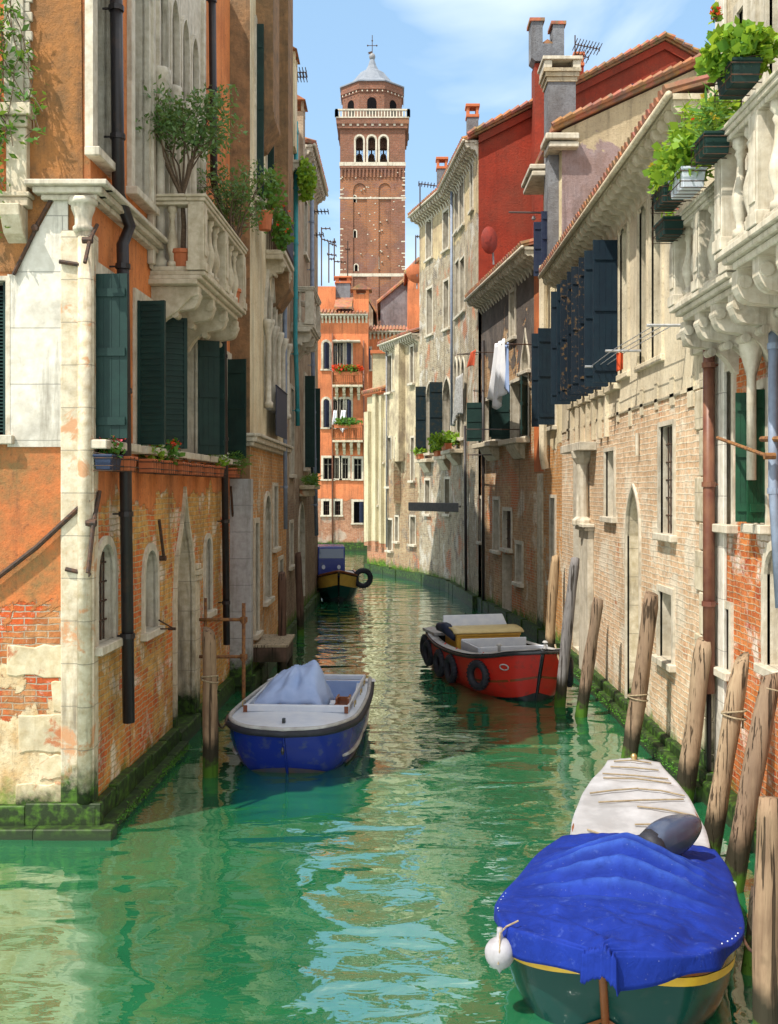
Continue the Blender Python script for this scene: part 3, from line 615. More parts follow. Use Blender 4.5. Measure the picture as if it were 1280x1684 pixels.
eave(WG,OG,13.95,.3,M['istria'],14,sa=5.2); eave(WG,OG,12.2,.3,M['istria'],5,sa=.9,sb=3.9,tiles=False)
sa=WG.hit(479,560)[0]; balcony(WG,OG,sa,sa+2.4,8.15,.6,1.0,M['istria'],nb=3,corb=3,ch=.5,label='white stone balcony')
sa=WG.hit(492,800)[0]; m=MB(); m.obox(WG.pt(sa,0,3.8),WG.t*2.4,WG.n*.42,(0,0,.12)); m.obox(WG.pt(sa+.1,0,3.6),WG.t*2.2,WG.n*.28,(0,0,.198)); obj('door_canopy',m,M['rawstone'],OG,bevel=.02)
pipe(WG,OG,[(487,200),(487,380),(486,560),(489,640),(490,700)],.06,M['pipe_teal'],.14); pipe(WG,OG,[(513,270),(514,540),(517,740),(521,880)],.065,M['pipe_blue'],.16)
chimney(OG,(-2.56,28.4),.30,.7,12.6,14.75,M['w_cream']); chimney(OG,(-2.62,31.6),.34,.7,13.0,14.6,M['w_old_grey'])
m=MB(); ledge([(-2.60,27.2),(-2.47,38.0)],.12,-.8,.28,m); obj('base_step',m,M['plinth'],OG,bevel=.02)
# ================================================================== END OF CANAL: orange house
OH=thing('canal_house','bright orange house with arched windows and iron balconies at the end of the canal','house',(-3.5,68,0))
WO=Wall((-9,68),(-1.30,68),-.6,14.6)
dk=M['navy']
for (x0,y0,x1,y1,ar,sh) in ((532,562,541,607,'round',[('b',120)]),(568,562,577,607,'round',[('b',120)]),(532,656,541,703,'round',[('b',120)]),(568,656,577,700,'round',[('b',110)]),
    (548,562,556,606,'round',()),(559,562,567,606,'round',()),(548,656,556,703,'round',()),(559,656,567,703,'round',()),
    (532,753,547,788,'rect',()),(551,753,558,787,'rect',()),(563,753,573,787,'rect',()),(582,754,595,788,'rect',()),(532,824,542,847,'rect',()),(551,824,560,847,'rect',()),(582,825,598,860,'rect',[('b',120)])):
    window(WO,OH,x0,y0,x1,y1,ar,.25,fr=.14,sh=sh,shm=dk,shw=.45,mull=y0<800,bars=y0>820 and x0<570,pane=M['black'] if y0>740 else None)
m=MB(); WO.mesh(m); obj('wall',m,M['w_orange_far'],OH); block(OH,[(-9,68),(-1.30,68),(-1.3,76),(-9,76)],-.6,14.6,M['w_orange_far'],name='rear_wall',skip=(0,))
eave(WO,OH,14.55,.4,M['istria'],34,ch=.3)
def iron_balcony(W,bld,x0,x1,yt,yb,prot=.8):
    a,b,zb,zt=W.rect(x0,yt,x1,yb,prot*.0); m=MB(); m.obox(W.pt(a,0,zb-.14),W.t*(b-a),W.n*prot,(0,0,.12)); B=obj('balcony',m,M['balc'],bld)
    for i in range(4): obj('corbel',corbel_mb(W,a+.25+(b-a-.5)*i/3,zb-.14,prot*.85,.75,.16),M['balc'],B)
    m=MB(); n=int((b-a)/.11)
    for i in range(n+1): s=a+(b-a)*i/n; m.tube([W.pt(s,prot-.04,zb),W.pt(s,prot-.04,zt)],.014,4)
    for s in (a,b):
        for j in range(7): o=prot*j/7; m.tube([W.pt(s,o,zb),W.pt(s,o,zt)],.014,4)
    for z in (zb+.08,zt): m.tube([W.pt(a,0,z),W.pt(a,prot-.04,z),W.pt(b,prot-.04,z),W.pt(b,0,z)],.025,5)
    obj('balcony_railing',m,M['rust'],B); return a,b,zb,zt
BA=iron_balcony(WO,OH,548,597,614,634); BB=iron_balcony(WO,OH,548,597,700,724)
pipe(WO,OH,[(547,548),(547,900)],.05,M['pipe_brown'],.1,coll=False); pipe(WO,OH,[(598,560),(600,905)],.05,M['pipe_brown'],.1,coll=False)
m=MB(); p=WO.hit(548,556)[0]; m.obox(WO.pt(p,0,12.9),WO.t*1.7,WO.n*.8,(0,0,.08)); obj('awning_board',m,M['istria'],OH)
chimney(OH,(-2.95,70.5),.9,.9,14.6,17.0,M['w_soot'],'flat'); chimney(OH,(-1.75,68.9),.95,.95,14.6,16.0,M['w_orange_far'])
m=MB(); m.box(-4.7,69.5,14.6,-3.4,73,16.7); obj('roof_room',m,M['w_orange_far'],OH)
roof_poly('roof',[(-9,67.8,15.0),(-5.3,67.8,15.0),(-5.3,72,16.5),(-9,72,16.5)],OH); roof_poly('roof',[(-3.4,67.8,15.0),(-2.3,67.8,15.0),(-2.3,72,16.8),(-3.4,72,16.8)],OH)
m=MB(); ledge([(-9,68),(-1.3,68)],.2,-.8,.5,m); obj('base_step',m,M['plinth'],OH)
# narrow orange house set back
OB=thing('canal_house','narrow orange house with one pair of navy shutters, set back behind the yellow house','house',(-.5,71,0))
WOB=Wall((-1.3,71),(1.2,71),-.6,14.0); window(WOB,OB,601,573,609,608,'rect',.2,fr=.12,sh=[('a',120),('b',120)],shm=dk,shw=.35)
m=MB(); WOB.mesh(m); obj('wall',m,M['w_orange_far'],OB); block(OB,[(-1.3,71),(1.2,71),(1.2,78),(-1.3,78)],-.6,14,M['w_orange_far'],name='rear_wall',skip=(0,)); eave(WOB,OB,13.95,.35,M['istria'],10,ch=.3)
# grey gabled roof house, pale gabled house, brick house behind
def gable(label,x0,x1,Y,ze,zp,mat,depth=8,wall='wall',xp=None,group=None,z0=0):
    g=thing('far_house',label,'house',((x0+x1)/2,Y,z0),0,group); xp=(x0+x1)/2 if xp is None else xp; m=MB()
    m.prism([(x0,Y,z0),(x1,Y,z0),(x1,Y,ze),(xp,Y,zp),(x0,Y,ze)],(0,depth,0)); obj(wall,m,mat,g); m=MB(); t=.15; 
    for (xa,xb,za,zb) in ((x0-.25,xp,ze-.2,zp),(x1+.25,xp,ze-.2,zp)):
        m.prism([(xa,Y-.2,za),(xb,Y-.2,zb),(xb,Y-.2,zb+t),(xa,Y-.2,za+t)],(0,depth+.4,0))
        dz=(zb-za); L=math.hypot(xb-xa,dz); n=int((depth)/.5)
        for i in range(n): y=Y-.1+i*depth/n; m.tube([(xa,y,za+t),(xb,y,zb+t)],.1,5)
    obj('roof',m,M['tile'],g); return g
gable('sooty grey gabled house with orange tiles behind the orange houses',-.6,2.9,78,17.2,19.3,M['w_soot'],xp=1.9)
gable('pale grey gabled house between the two orange chimneys',-3.0,-1.2,82,17.2,18.9,M['w_old_grey'])
BK=gable('orange brick roof room with tiled top left of the tall grey house',1.3,2.8,74,18.5,19.3,M['w_orange_far'])
gable('low orange tiled house beside the foot of the tower',-7,-2.2,88,17.5,19.6,M['w_orange_far'])
# ================================================================== yellow house
YH=thing('canal_house','low pale yellow house with narrow wall piers on the bend','house',(-.8,50,0))
WY=Wall((-1.02,51.4),(-.14,48.8),-.6,8.2)
WY=Wall((-1.02,51.0),(-.14,49.0),-.6,8.2)
window(WY,YH,620,790,623,830,fr=.06,mull=False,pane=M['black']); window(WY,YH,629,690,632,760,fr=.06,mull=False,pane=M['black'])
m=MB(); WY.mesh(m); obj('wall',m,M['w_yellow'],YH); block(YH,[(-1.02,51.0),(-.14,49.0),(3,50.5),(3,56),(-.8,56)],-.6,8.2,M['w_yellow'],name='rear_wall',skip=(0,))
m=MB()
for s,w,h in ((.0,.5,7.4),(1.0,.35,8.2),(1.75,.25,8.0)): m.obox(WY.pt(s,0,1.2),WY.t*w,WY.n*.16,(0,0,h-1.2))
obj('wall_pier',m,M['w_yellow'],YH); m=MB(); m.box(-.75,49.9,8.2,-.1,50.5,10.0); ch=obj('chimney',m,M['w_yellow'],YH); m=MB(); m.box(-.85,49.8,10,.05,50.6,10.15); obj('chimney_cap',m,M['terracotta'],ch)
eave(WY,YH,8.15,.25,M['terracotta'],0,gut=False); m=MB(); ledge([(-1.02,51.0),(-.14,49.0)],.15,-.8,.35,m); obj('base_step',m,M['plinth'],YH)
# ================================================================== flaking grey house
FG=thing('canal_house','low flaking grey plaster house left of the tall ochre topped house','house',(.5,47,0))
WH=Wall((-.14,48.9),(1.25,45.0),-.6,10.2)
for (x0,y0,x1,y1) in ((638,585,645,645),(651,585,658,640),(676,570,681,630),(638,720,644,800),(650,720,656,770),(677,720,682,790),(639,855,646,905),(651,850,656,890),(676,850,684,895)):
    window(WH,FG,x0,y0,x1,y1,fr=.09,mull=y0<800,silld=.14)
m=MB(); WH.mesh(m); obj('wall',m,M['w_grey_flake'],FG); block(FG,[(-.14,48.9),(1.25,45.0),(5,46),(5,50),(0,50)],-.6,10.2,M['w_grey_flake'],name='rear_wall',skip=(0,)); eave(WH,FG,10.15,.35,M['istria'],16)
m=MB(); s0=WH.hit(660,700)[0]; m.obox(WH.pt(s0,0,5),WH.t*.5,WH.n*.3,(0,0,5.1)); m.obox(WH.pt(s0-.6,0,3.2),WH.t*.6,WH.n*.35,(0,0,1.9)); obj('chimney_breast',m,M['w_grey_flake'],FG)
pipe(WH,FG,[(636,900),(636,560)][::-1],.04,M['lead'],.1,coll=False)
# ================================================================== tall ochre house with the red gable
TH=thing('canal_house','tall ochre topped house with dark red gable wall and long eaves','house',(2.5,38,0))
P4=[(1.25,45.0),(2.30,41.0),(2.86,35.0)]
WA=Wall(P4[0],P4[1],-.6,14.95); WB=Wall(P4[2],P4[1],-.6,14.95)
bg=M['bluegreen']
for (x0,y0,x1,y1,ar) in ((702,362,711,425,'rect'),(730,347,739,410,'rect'),(703,475,712,550,'rect'),(731,462,739,540,'rect'),(702,630,712,745,'pointed'),(729,622,742,745,'pointed'),(700,790,708,845,'rect'),(733,788,741,845,'rect')):
    window(WA,TH,x0,y0,x1,y1,ar,fr=.1,pane=M['skyglass'] if y0<420 else None,silld=.2 if y0>600 and y0<780 else .1,shm=M['green_worn'],sh=[('a',80)] if 600<y0<780 else ())
for (x0,x1,y0,y1,ar) in ((749,755,305,380,'rect'),(757,764,290,372,'rect'),(775,779,260,345,'rect'),(750,756,430,520,'rect'),(758,765,425,512,'rect'),(748,752,590,720,'pointed'),(754,758,590,720,'pointed'),(760,765,590,720,'pointed')):
    a,b,zb,zt=WB.rect(x0,y0,x1,y1); window(WB,TH,0,0,0,0,ar,raw=(a,b,zb,zt),fr=.08,pane=M['skyglass'] if y0<420 else None)
m=MB(); WA.mesh(m); WB.mesh(m); obj('wall',m,M['w_tall'],TH)
eave(WA,TH,14.9,.45,M['istria'],14,tiles=True,ch=.3); eave(WB,TH,14.9,.45,M['istria'],18,ch=.3)
# red gable wall facing the camera
gY=35.0; m=MB(); gp=[(3.0,0),(3.0,9.6),(2.86,9.6),(2.86,15.1),(8.8,18.1),(12.6,16.0),(12.6,0)]
m.prism([(x,gY,z) for x,z in gp],(0,.35,0)); obj('gable_wall',m,M['w_redgable'],TH)
m=MB()
for (xa,za,xb,zb) in ((2.5,14.95,8.8,18.12),(8.8,18.12,12.9,15.85)):
    m.prism([(xa,gY-.18,za),(xb,gY-.18,zb),(xb,gY-.18,zb+.13),(xa,gY-.18,za+.13)],(0,9,0)); L=math.hypot(xb-xa,zb-za); n=int(L/.3)
    for i in range(n):
        k=i/n; m.tube([(xa+(xb-xa)*k,gY-.24,za+(zb-za)*k+.13),(xa+(xb-xa)*(k+1/n),gY-.24,za+(zb-za)*(k+1/n)+.17)],[.07,.09],6)
obj('roof',m,M['tile'],TH)
m=MB(); m.prism([(x,gY-.1,z-.0) for x,z in ((2.86,14.85),(8.8,17.85),(12.6,15.75),(12.6,16.0),(8.8,18.1),(2.86,15.1))],(0,.098,0)); obj('gable_moulding',m,M['w_redgable'],TH)
a=at(1038,138,gY); b=at(1070,160,gY); m=MB(); m.box(a.x,gY-.03,b.z,b.x,gY+.0,a.z); w=obj('window',m,M['navy'],TH); m=MB()
for i in range(8): z=b.z+(a.z-b.z)*i/8; m.box(a.x,gY-.045,z+.01,b.x,gY-.031,z+.035)
obj('shutter',m,M['navy'],w)
block(TH,[(1.25,45.0),(2.3,41),(2.86,35.0),(12.6,35.2),(12.6,46)],-.6,14.8,M['w_tall'],name='rear_wall',skip=(0,1,2))
# double chimney on red shaft
sx0=at(877,200,34.6).x; sx1=at(897,200,34.6).x; m=MB(); m.box(sx0,34.2,6,sx1,34.99,at(880,112,34.6).z); sh=obj('chimney_shaft',m,M['w_redgable'],TH)
zl=at(880,110,34.6).z; xa=at(871,0,34.6).x; xb=at(924,0,34.6).x; zU=at(0,82,34.6).z; zT=at(0,46,34.6).z; m=MB(); e=.35
m.prism([(x,34.1,z) for x,z in ((xa,zl+.1),(xa+.12,zl),(xb-.1,zl),(xb,zl+.1),(xb,zT-.1),(xb-e,zT-.1),(xb-e,zU),(xa+e,zU),(xa+e,zT),(xa,zT))],(0,.7,0)); obj('double_chimney',m,M['w_soot'],sh)
m=MB(); m.box(xa-.06,34.05,zT,xa+e+.06,34.85,zT+.1); m.box(xb-e-.06,34.05,zT-.1,xb+.06,34.85,zT); m.prism([(xa+e,34.15,zU),(xb-e,34.15,zU),(xb-e,34.15,zU+.05),((xa+xb)/2,34.15,zU+.16),(xa+e,34.15,zU+.05)],(0,.6,0)); obj('chimney_cap',m,M['tile'],sh)
c=at(777,205,37); chimney(TH,(c.x,37),.38,.4,14.9,at(0,196,37).z,M['w_soot'],'flat'); c=at(727,290,42); chimney(TH,(c.x,42),.38,.4,14.9,at(0,280,42).z,M['w_soot'],'flat')
c=at(951,110,36); chimney(TH,(c.x,36),.3,.4,15.5,at(0,112,36).z,M['w_redgable'],'flat')
pipe(WB,TH,[(743,300),(743,700)],.05,M['pipe_blue'],.1,coll=False); pipe(WB,TH,[(765,700),(766,880),(767,1000)],.05,M['pipe_black'],.1,coll=False)
def wallshelf(W,bld,x0,x1,y,prot=.35,name='stone_shelf',h=.14,ch=.4):
    a,b,zb,zt=W.rect(x0,y,x1,y+10); m=MB(); m.obox(W.pt(a,-.02,zt-h),W.t*(b-a),W.n*prot,(0,0,h)); m.prism([W.pt(a+(b-a)*.25,o-.02,zt-h+z) for o,z in ((0,0),(prot*.8,0),(prot*.7,-ch*.3),(prot*.2,-ch),(0,-ch))],W.t*(b-a)*.5); obj(name,m,M['balc'],bld,bevel=.015); return W.pt((a+b)/2,prot*.6,zt),b-a
SH1=wallshelf(WA,TH,694,714,755); SH2=wallshelf(WA,TH,724,745,750); SH3=wallshelf(WB,TH,746,762,740,.5)
m=MB(); ledge([P4[0],P4[1]],.18,-.8,.4,m); ledge([P4[2],P4[1]],.18,-.8,.4,m); ledge([(-.1,48.9),P4[0]],.18,-.8,.35,m); obj('base_step',m,M['plinth'],TH)
# ================================================================== dark middle house
DH=thing('canal_house','dark brick house with curved eaves and hanging laundry, right bank','house',(3.4,31,0))
WD=Wall((3.85,27.3),(2.95,35.0),-.6,9.8)
gr=M['green']
for (x0,y0,x1,y1,ar,sh) in ((840,480,848,555,'rect',()),(859,545,871,610,'ogee',()),(841,626,869,720,'rect',[('a',30),('b',60)]),(798,658,812,725,'rect',[('b',70)]),(818,660,830,722,'rect',[('a',60)]),
    (813,822,822,905,'rect',()),(829,840,842,902,'rect',()),(850,895,860,958,'rect',()),(790,820,793,890,'rect',())):
    window(WD,DH,x0,y0,x1,y1,ar,fr=.1,mull=y0<800,sh=sh,shm=gr,shw=.55,bars=x0 in(829,),pane=M['black'] if y0>800 else None,silld=.12)
window(WD,DH,826,912,842,1045,'rect',.3,M['w_crumble'],fr=0,sill=False,mull=False,name='blocked_door'); 
m=MB(); WD.mesh(m); obj('wall',m,M['w_dark'],DH); block(DH,[(3.85,27.3),(2.95,35.0),(10,35.0),(10,27.3)],-.6,9.8,M['w_dark'],name='rear_wall',skip=(0,)); eave(WD,DH,9.78,.5,M['istria'],22,ch=.3)
m=MB(); m.obox(WD.pt(-.02,-.1,.0),WD.t*.5,WD.n*.14,(0,0,4.2)); obj('corner_pilaster',m,M['quoin'],DH,bevel=.02)
m=MB(); m.obox(WD.pt(-.02,-.1,4.25),WD.t*.9,WD.n*.115,(0,0,5.4)); obj('orange_brick_strip',m,M['w_orange_plaster'],DH)
wallshelf(WD,DH,798,830,728,.45); wallshelf(WD,DH,841,872,722,.4); pipe(WD,DH,[(795,560),(795,1010)],.05,M['pipe_black'],.1,coll=False)
m=MB(); ledge([(3.85,27.3),(2.95,35.0)],.15,-.8,.35,m); obj('base_step',m,M['plinth'],DH)
# ================================================================== narrow house with grey chimney + stained end wall
NH=thing('canal_house','narrow house with purple stained gable end and square grey chimney, right bank','house',(3.95,26,0))
WN=Wall((3.95,25.0),(3.85,27.3),-.6,11.6)
a=WN.hit(920,330)[0]; window(WN,NH,0,0,0,0,raw=(.55,1.5,8.95,10.3),fr=.08,sh=[('a',85),('b',85)],shm=M['navy'],shw=.35)
window(WN,NH,0,0,0,0,raw=(.7,1.5,5.3,7.6),fr=.08,sh=[('a',85),('b',85)],shm=M['bluegreen'],shw=.4); window(WN,NH,0,0,0,0,raw=(.7,1.3,1.6,3.6),fr=.08,pane=M['black'])
m=MB(); WN.mesh(m); obj('wall',m,M['w_cream'],NH)
m=MB(); m.prism([(3.95,25.0,0),(9.5,25.0,0),(9.5,25.0,14.55),(3.95,25.0,12.0)],(0,.3,0)); obj('gable_wall',m,M['w_purple'],NH)
m=MB(); m.prism([(3.7,24.88,11.95),(9.6,24.88,14.65),(9.6,24.88,14.78),(3.7,24.88,12.08)],(0,3.6,0))
for i in range(26):
    k=i/26; x=3.7+5.9*k; z=12.08+2.7*k; m.tube([(x,24.84,z),(x+.227,24.84,z+.13)],[.055,.075],6)
obj('roof',m,M['tile'],NH)
block(NH,[(3.95,25.0),(3.85,27.3),(9.5,27.3),(9.5,25.0)],-.6,11.9,M['w_purple'],name='rear_wall',skip=(0,3))
m=MB()
for (x0,x1,z0,z1,y0,y1) in ((3.5,4.3,11.55,11.72,24.75,25.6),(3.42,4.3,11.72,11.9,24.7,25.6),(3.25,4.0,11.2,11.36,25.8,27.5),(3.2,4.0,11.36,11.52,25.8,27.5)): m.box(x0+.12,y0,z0,x1,y1,z1-.04)
obj('cornice',m,M['istria'],NH,bevel=.02)
c0=at(898,0,25.7).x; c1=at(943,0,25.7).x; zc=at(0,140,25.7).z; m=MB(); m.box(c0,25.35,9.2,c1,26.0,zc-.05); ch=obj('chimney',m,M['w_soot'],NH)
m=MB()
for e,z0,z1 in ((.03,-.05,.06),(.07,.06,.16),(.11,.16,.24)): m.box(c0-e,25.35-e,zc+z0,c1+e,26+e,zc+z1-.002)
obj('brick_collar',m,M['w_crumble'],ch); m=MB()
for x in (c0-.1,c1-.08): m.box(x,25.25,zc+.24,x+.18,26.1,zc+.42)
m.box(c0-.14,25.2,zc+.42,c1+.14,26.15,zc+.5); obj('chimney_cap',m,M['istria'],ch,bevel=.01)
m=MB()
q=at(897,420,24.9); m.box(3.55,25.0,3.5,3.75,25.2,9.1) if 0 else m.tube([(3.72,26.4,9.2),(3.72,26.4,4.6),(3.78,26.4,4.3)],.1,8)
obj('flue',m,M['w_cream_right'],NH)
m=MB(); ledge([(3.95,25.0),(3.85,27.3)],.12,-.8,.3,m); obj('base_step',m,M['plinth'],NH)
# ================================================================== long pink brick house, right
LH=thing('canal_house','long canal house of pale pink brick below cream render, dark blue shutters, right bank','house',(3.95,14,0))
WR=Wall((3.95,13.45),(3.95,25.0),-.6,5.1); WU=Wall((3.95,13.45),(3.95,25.0),5.1,8.75)
window(WR,LH,997,742,1012,850,'rect',.25,M['sash'],fr=.07,mull=False); window(WR,LH,1087,700,1110,878,'rect',.35,M['black'],fr=.07,bars=True,mull=False)
window(WR,LH,1086,975,1108,1085,'rect',.25,M['w_cream_right'],fr=.09,mull=False,name='blocked_window')
window(WR,LH,1032,800,1054,1185,'pointed',.22,M['w_cream_right'],fr=.05,sill=False,mull=False,name='blocked_door',rev=M['quoin'])
window(WR,LH,943,740,960,1070,'rect',.4,M['black'],fr=.0,sill=False,mull=False,name='water_door')
m=MB(); s0=WR.hit(977,800)[0]; s1=WR.hit(962,800)[0]
m.obox(WR.pt(s0,0,.15),WR.t*(s1-s0),WR.n*.12,(0,0,2.95)); m.lathe(WR.pt((s0+s1)/2,.14,3.1),[(.2,0),(.2,.1),(.13,.16),(.11,1.0),(.12,1.2),(.2,1.32),(.23,1.45)],10)
for e,z in ((.05,3.0),(.1,3.07)): m.obox(WR.pt(s0-e,0,z),WR.t*(s1-s0+2*e),WR.n*(.14+e),(0,0,.065))
m.obox(WR.pt(s0-.3,0,4.55),WR.t*(s1-s0+1.3),WR.n*.34,(0,0,.16)); obj('door_column',m,M['istria'],LH,bevel=.01)
for (x0,x1) in ((1020,1034),(1052,1066),(1072,1090)):
    a,b,_,_=WU.rect(x0,300,x1,500); window(WU,LH,0,0,0,0,raw=(a,b,5.75,8.2),fr=.07,rev=M['w_cream_right'],depth=.3,frm=M['w_cream_right'],silld=.06)
for i,(s,a1,a2) in enumerate(((5.35,88,86),(6.75,90,84),(8.1,86,88),(9.4,88,85))):
    wide=.78; window(WU,LH,0,0,0,0,raw=(s,s+wide,5.62,8.1),fr=.06,sh=[('a',a1),('b',a2)],shm=M['bluegreen'] if i in(0,3) else M['bluegreen_worn'],shw=.42,frm=M['w_cream_right'])
m=MB(); WR.mesh(m); obj('brick_wall',m,M['w_pinkbrick'],LH); m=MB(); WU.mesh(m); obj('rendered_wall',m,M['w_cream_right'],LH)
m=MB(); k=0; s=0.7
while s<11.2:
    w=rnd(.4,.9); m.obox(WU.pt(s,0,5.1-rnd(.1,.32)),WU.t*rnd(.14,.3),WU.n*.02,(0,0,.4)); s+=w+.4
m.obox(WU.pt(0,0,5.085),WU.t*WU.L,WU.n*.02,(0,0,.05)); obj('render_edge',m,M['w_cream_right'],LH)
for i in range(7): 
    s=6.2+i*.62; m=MB(); m.obox(WU.pt(s,.0,4.75),WU.t*.12,WU.n*.07,(0,0,.75)); obj('wall_rib',m,M['w_cream_right'],LH)
block(LH,[(3.95,13.45),(3.95,25.0),(10,25.0),(10,13.45)],-.6,8.75,M['w_cream_right'],name='rear_wall',skip=(0,))
eave(WU,LH,8.6,.48,M['balc'],32,ch=.34)
m=MB(); z=.1; k=0
while z<5.5:
    h=rnd(.34,.62); w=(.42,.62)[k%2]; m.obox(WR.pt(-.02,-.04,z),WR.t*w,WR.n*.07,(0,0,h-.012)); z+=h; k+=1
obj('corner_stone',m,M['quoin'],LH,bevel=.012)
m=MB()
for e,z0,z1 in ((.08,5.5,5.62),(.16,5.62,5.72),(.22,5.72,5.8)): m.obox(WR.pt(-.1,-.02,z0),WR.t*(.5+e),WR.n*(e+.06),(0,0,z1-z0-.002))
m.obox(WR.pt(0,0,5.8),WR.t*.3,WR.n*.08,(0,0,.5)); obj('capital',m,M['istria'],LH,bevel=.012)
m=MB(); ledge([(3.95,13.3),(3.95,25.0)],.20,-.8,.20,m); ledge([(3.95,13.3),(3.95,25.0)],.10,-.8,.34,m); obj('base_step',m,M['plinth'],LH,bevel=.02)
for (x,y0,y1) in ((1047,708,745),(1052,720,750)): pass
m=MB(); a=WR.pp(1048,712,.04); m.tube([a,a-Vector((0,0,.35))],.03,8); obj('carved_stone',m,M['istria'],LH)
# ================================================================== near right house with balconies
NR=thing('palace','crumbling red brick palace with two stone balconies, nearest on the right bank','palace',(4.05,11,0))
WX=Wall((4.05,6.0),(4.05,13.45),-.6,13.0)
bgn=M['brightgreen']
window(WX,NR,1187,612,1207,862,fr=.1,silld=.14,pane=M['glass']); window(WX,NR,1246,640,1262,862,fr=.1,silld=.14,sh=[('b',70),('a',80)],shm=bgn,shw=.2); window(WX,NR,1188,1000,1203,1100,fr=.09,pane=M['black'],bars=True,mull=False,silld=.12)
for z0,z1 in ((7.1,9.3),(9.9,12)):
    for s in (3.2,4.9,5.9): window(WX,NR,0,0,0,0,raw=(s,s+.75,6.2 if z0<8 else z0,z1),fr=.12,silld=.12,shm=bgn)
window(WX,NR,1262,905,1292,1100,'round',.3,M['w_cream_right'],fr=.1,mull=False,name='arched_window')
m=MB(); WX.mesh(m); obj('wall',m,M['w_crumble'],NR); block(NR,[(4.05,6.0),(4.05,13.45),(10,13.45),(10,6.0)],-.6,13,M['w_crumble'],name='rear_wall',skip=(0,))
m=MB(); s=WX.hit(1180,900)[0]; m.obox(WX.pt(WX.L-.35,0,.2),WX.t*.33,WX.n*.05,(0,0,12.6)); obj('corner_pilaster',m,M['istria_block'],NR,bevel=.01)
balcony(WX,NR,4.75,6.95,5.95,.74,.98,M['istria'],nb=2,corb=4,ch=.6,posts=3,br=.085,label='white stone balcony with flower baskets, further one')
balcony(WX,NR,2.2,4.35,6.02,.98,1.1,M['istria'],nb=2,corb=4,ch=.62,posts=3,br=.09,label='white stone balcony at the right edge, nearer one')
m=MB(); b=WX.pp(1236,440,.2); m.lathe(Vector((b.x,b.y,0)),[(.05,3.9),(.05,5.0),(.09,5.15),(.13,5.3),(.13,5.6),(.16,5.62),(.16,5.75)],12); obj('rain_funnel',m,M['istria'],NR,smooth=True)
pipe(WX,NR,[(1166,560),(1166,1140)],.07,M['pipe_brown'],.16); pipe(WX,NR,[(1166,1140),(1166,1310)],.03,M['pipe_black'],.13,coll=False)
pipe(WX,NR,[(1272,520),(1272,800),(1284,1000)],.05,M['pipe_blue'],.2)
tie(WX,NR,[(1180,720),(1262,750)],.02,.3,M['rust'],'awning_rod'); tie(WX,NR,[(1253,722),(1290,722)],.03,.2,M['rust'],'awning_rod')
m=MB(); m.box(3.98,11.9,7.2,4.12,12.05,12.8) ; m.obox(WX.pt(6.2,0,6.95),WX.t*.14,WX.n*.06,(0,0,5.5)); obj('corner_post',m,M['istria'],NR)
m=MB(); ledge([(4.05,6.0),(4.05,13.45)],.22,-.8,.26,m); obj('base_step',m,M['plinth'],NR,bevel=.02)
# ================================================================== tower
k=130/F; tx=at(613,0,130).x; hw=53.5*k; TY=130.0
def tz(y): return 3.8+(HY-y)*k
def tc_(y): return 3.8+(HY-y)*(TY+hw)/F
TW=thing('bell_tower','tall red brick bell tower with three arched bell openings and lead roof','tower',(tx,TY+hw,0))
WT=Wall((tx-hw,TY),(tx+hw,TY),0,tz(196)); WTb=Wall((tx-hw,TY+2*hw),(tx+hw,TY+2*hw),0,tz(196))
for x in (585.5,605.5,625):
    a,b,zb,zt=WT.rect(x,224,x+12,267); window(WT,TW,0,0,0,0,'round',.5,raw=(a,b,zb,zt),fr=.22,sill=False,mull=False,proud=.08,name='bell_opening')
    o=bpy.data.objects; WTb.holes.append((a-.15,b+.15,zb,zt+1.7,'round'))
for ob in [o for o in C.objects if o.name.startswith('bell_opening')]:
    me=ob.data; bm=bmesh.new(); 
    for q in []: pass
    # the opening is see-through: turn its pane into a thin safety grille
    bm.free(); vs=[v.co.copy() for v in me.vertices]; x0=min(v.x for v in vs); x1=max(v.x for v in vs); z0=min(v.z for v in vs); z1=max(v.z for v in vs); y=vs[0].y; g=MB()
    for i in range(3):
        xx=x0+(x1-x0)*(i+.5)/3; g.tube([(xx,y,z0),(xx,y,z1-.45)],.02,4)
    for i in range(3):
        zz=z0+.2+i*.6; g.tube([(x0,y,zz),(x1,y,zz+.5)],.02,4); g.tube([(x0,y,zz+.5),(x1,y,zz)],.02,4)
    g.tube([(x0,y,z1-1.1),(x1,y,z1-1.1)],.03,4); me.clear_geometry(); me.from_pydata(g.v,[],g.f); me.materials.clear(); me.materials.append(M['iron'])
window(WT,TW,581.5,322,585.5,333,'round',.4,M['black'],fr=.12,sill=False,mull=False); window(WT,TW,582,379,586,391,'round',.4,M['black'],fr=.12,sill=False,mull=False); window(WT,TW,583.5,435,588.5,446,'round',.4,M['black'],fr=.12,sill=False,mull=False)
window(WT,TW,608,418,622,441,'round',.35,M['istria'],fr=.15,mull=False,name='niche')
m=MB(); WT.mesh(m); WTb.mesh(m)
for x in (tx-hw,tx+hw): m.poly([(x,TY,0),(x,TY+2*hw,0),(x,TY+2*hw,tz(196)),(x,TY,tz(196))])
m.poly([(tx-hw,TY,tz(270)),(tx+hw,TY,tz(270)),(tx+hw,TY+2*hw,tz(270)),(tx-hw,TY+2*hw,tz(270))]); obj('shaft',m,M['w_tower'],TW)
m=MB()
for (xa,xb) in ((559.5,581),(603.5,623),(643,666.5)):
    m.box(at(xa,0,TY).x,TY-.14,tz(640),at(xb,0,TY).x,TY,tz(312))
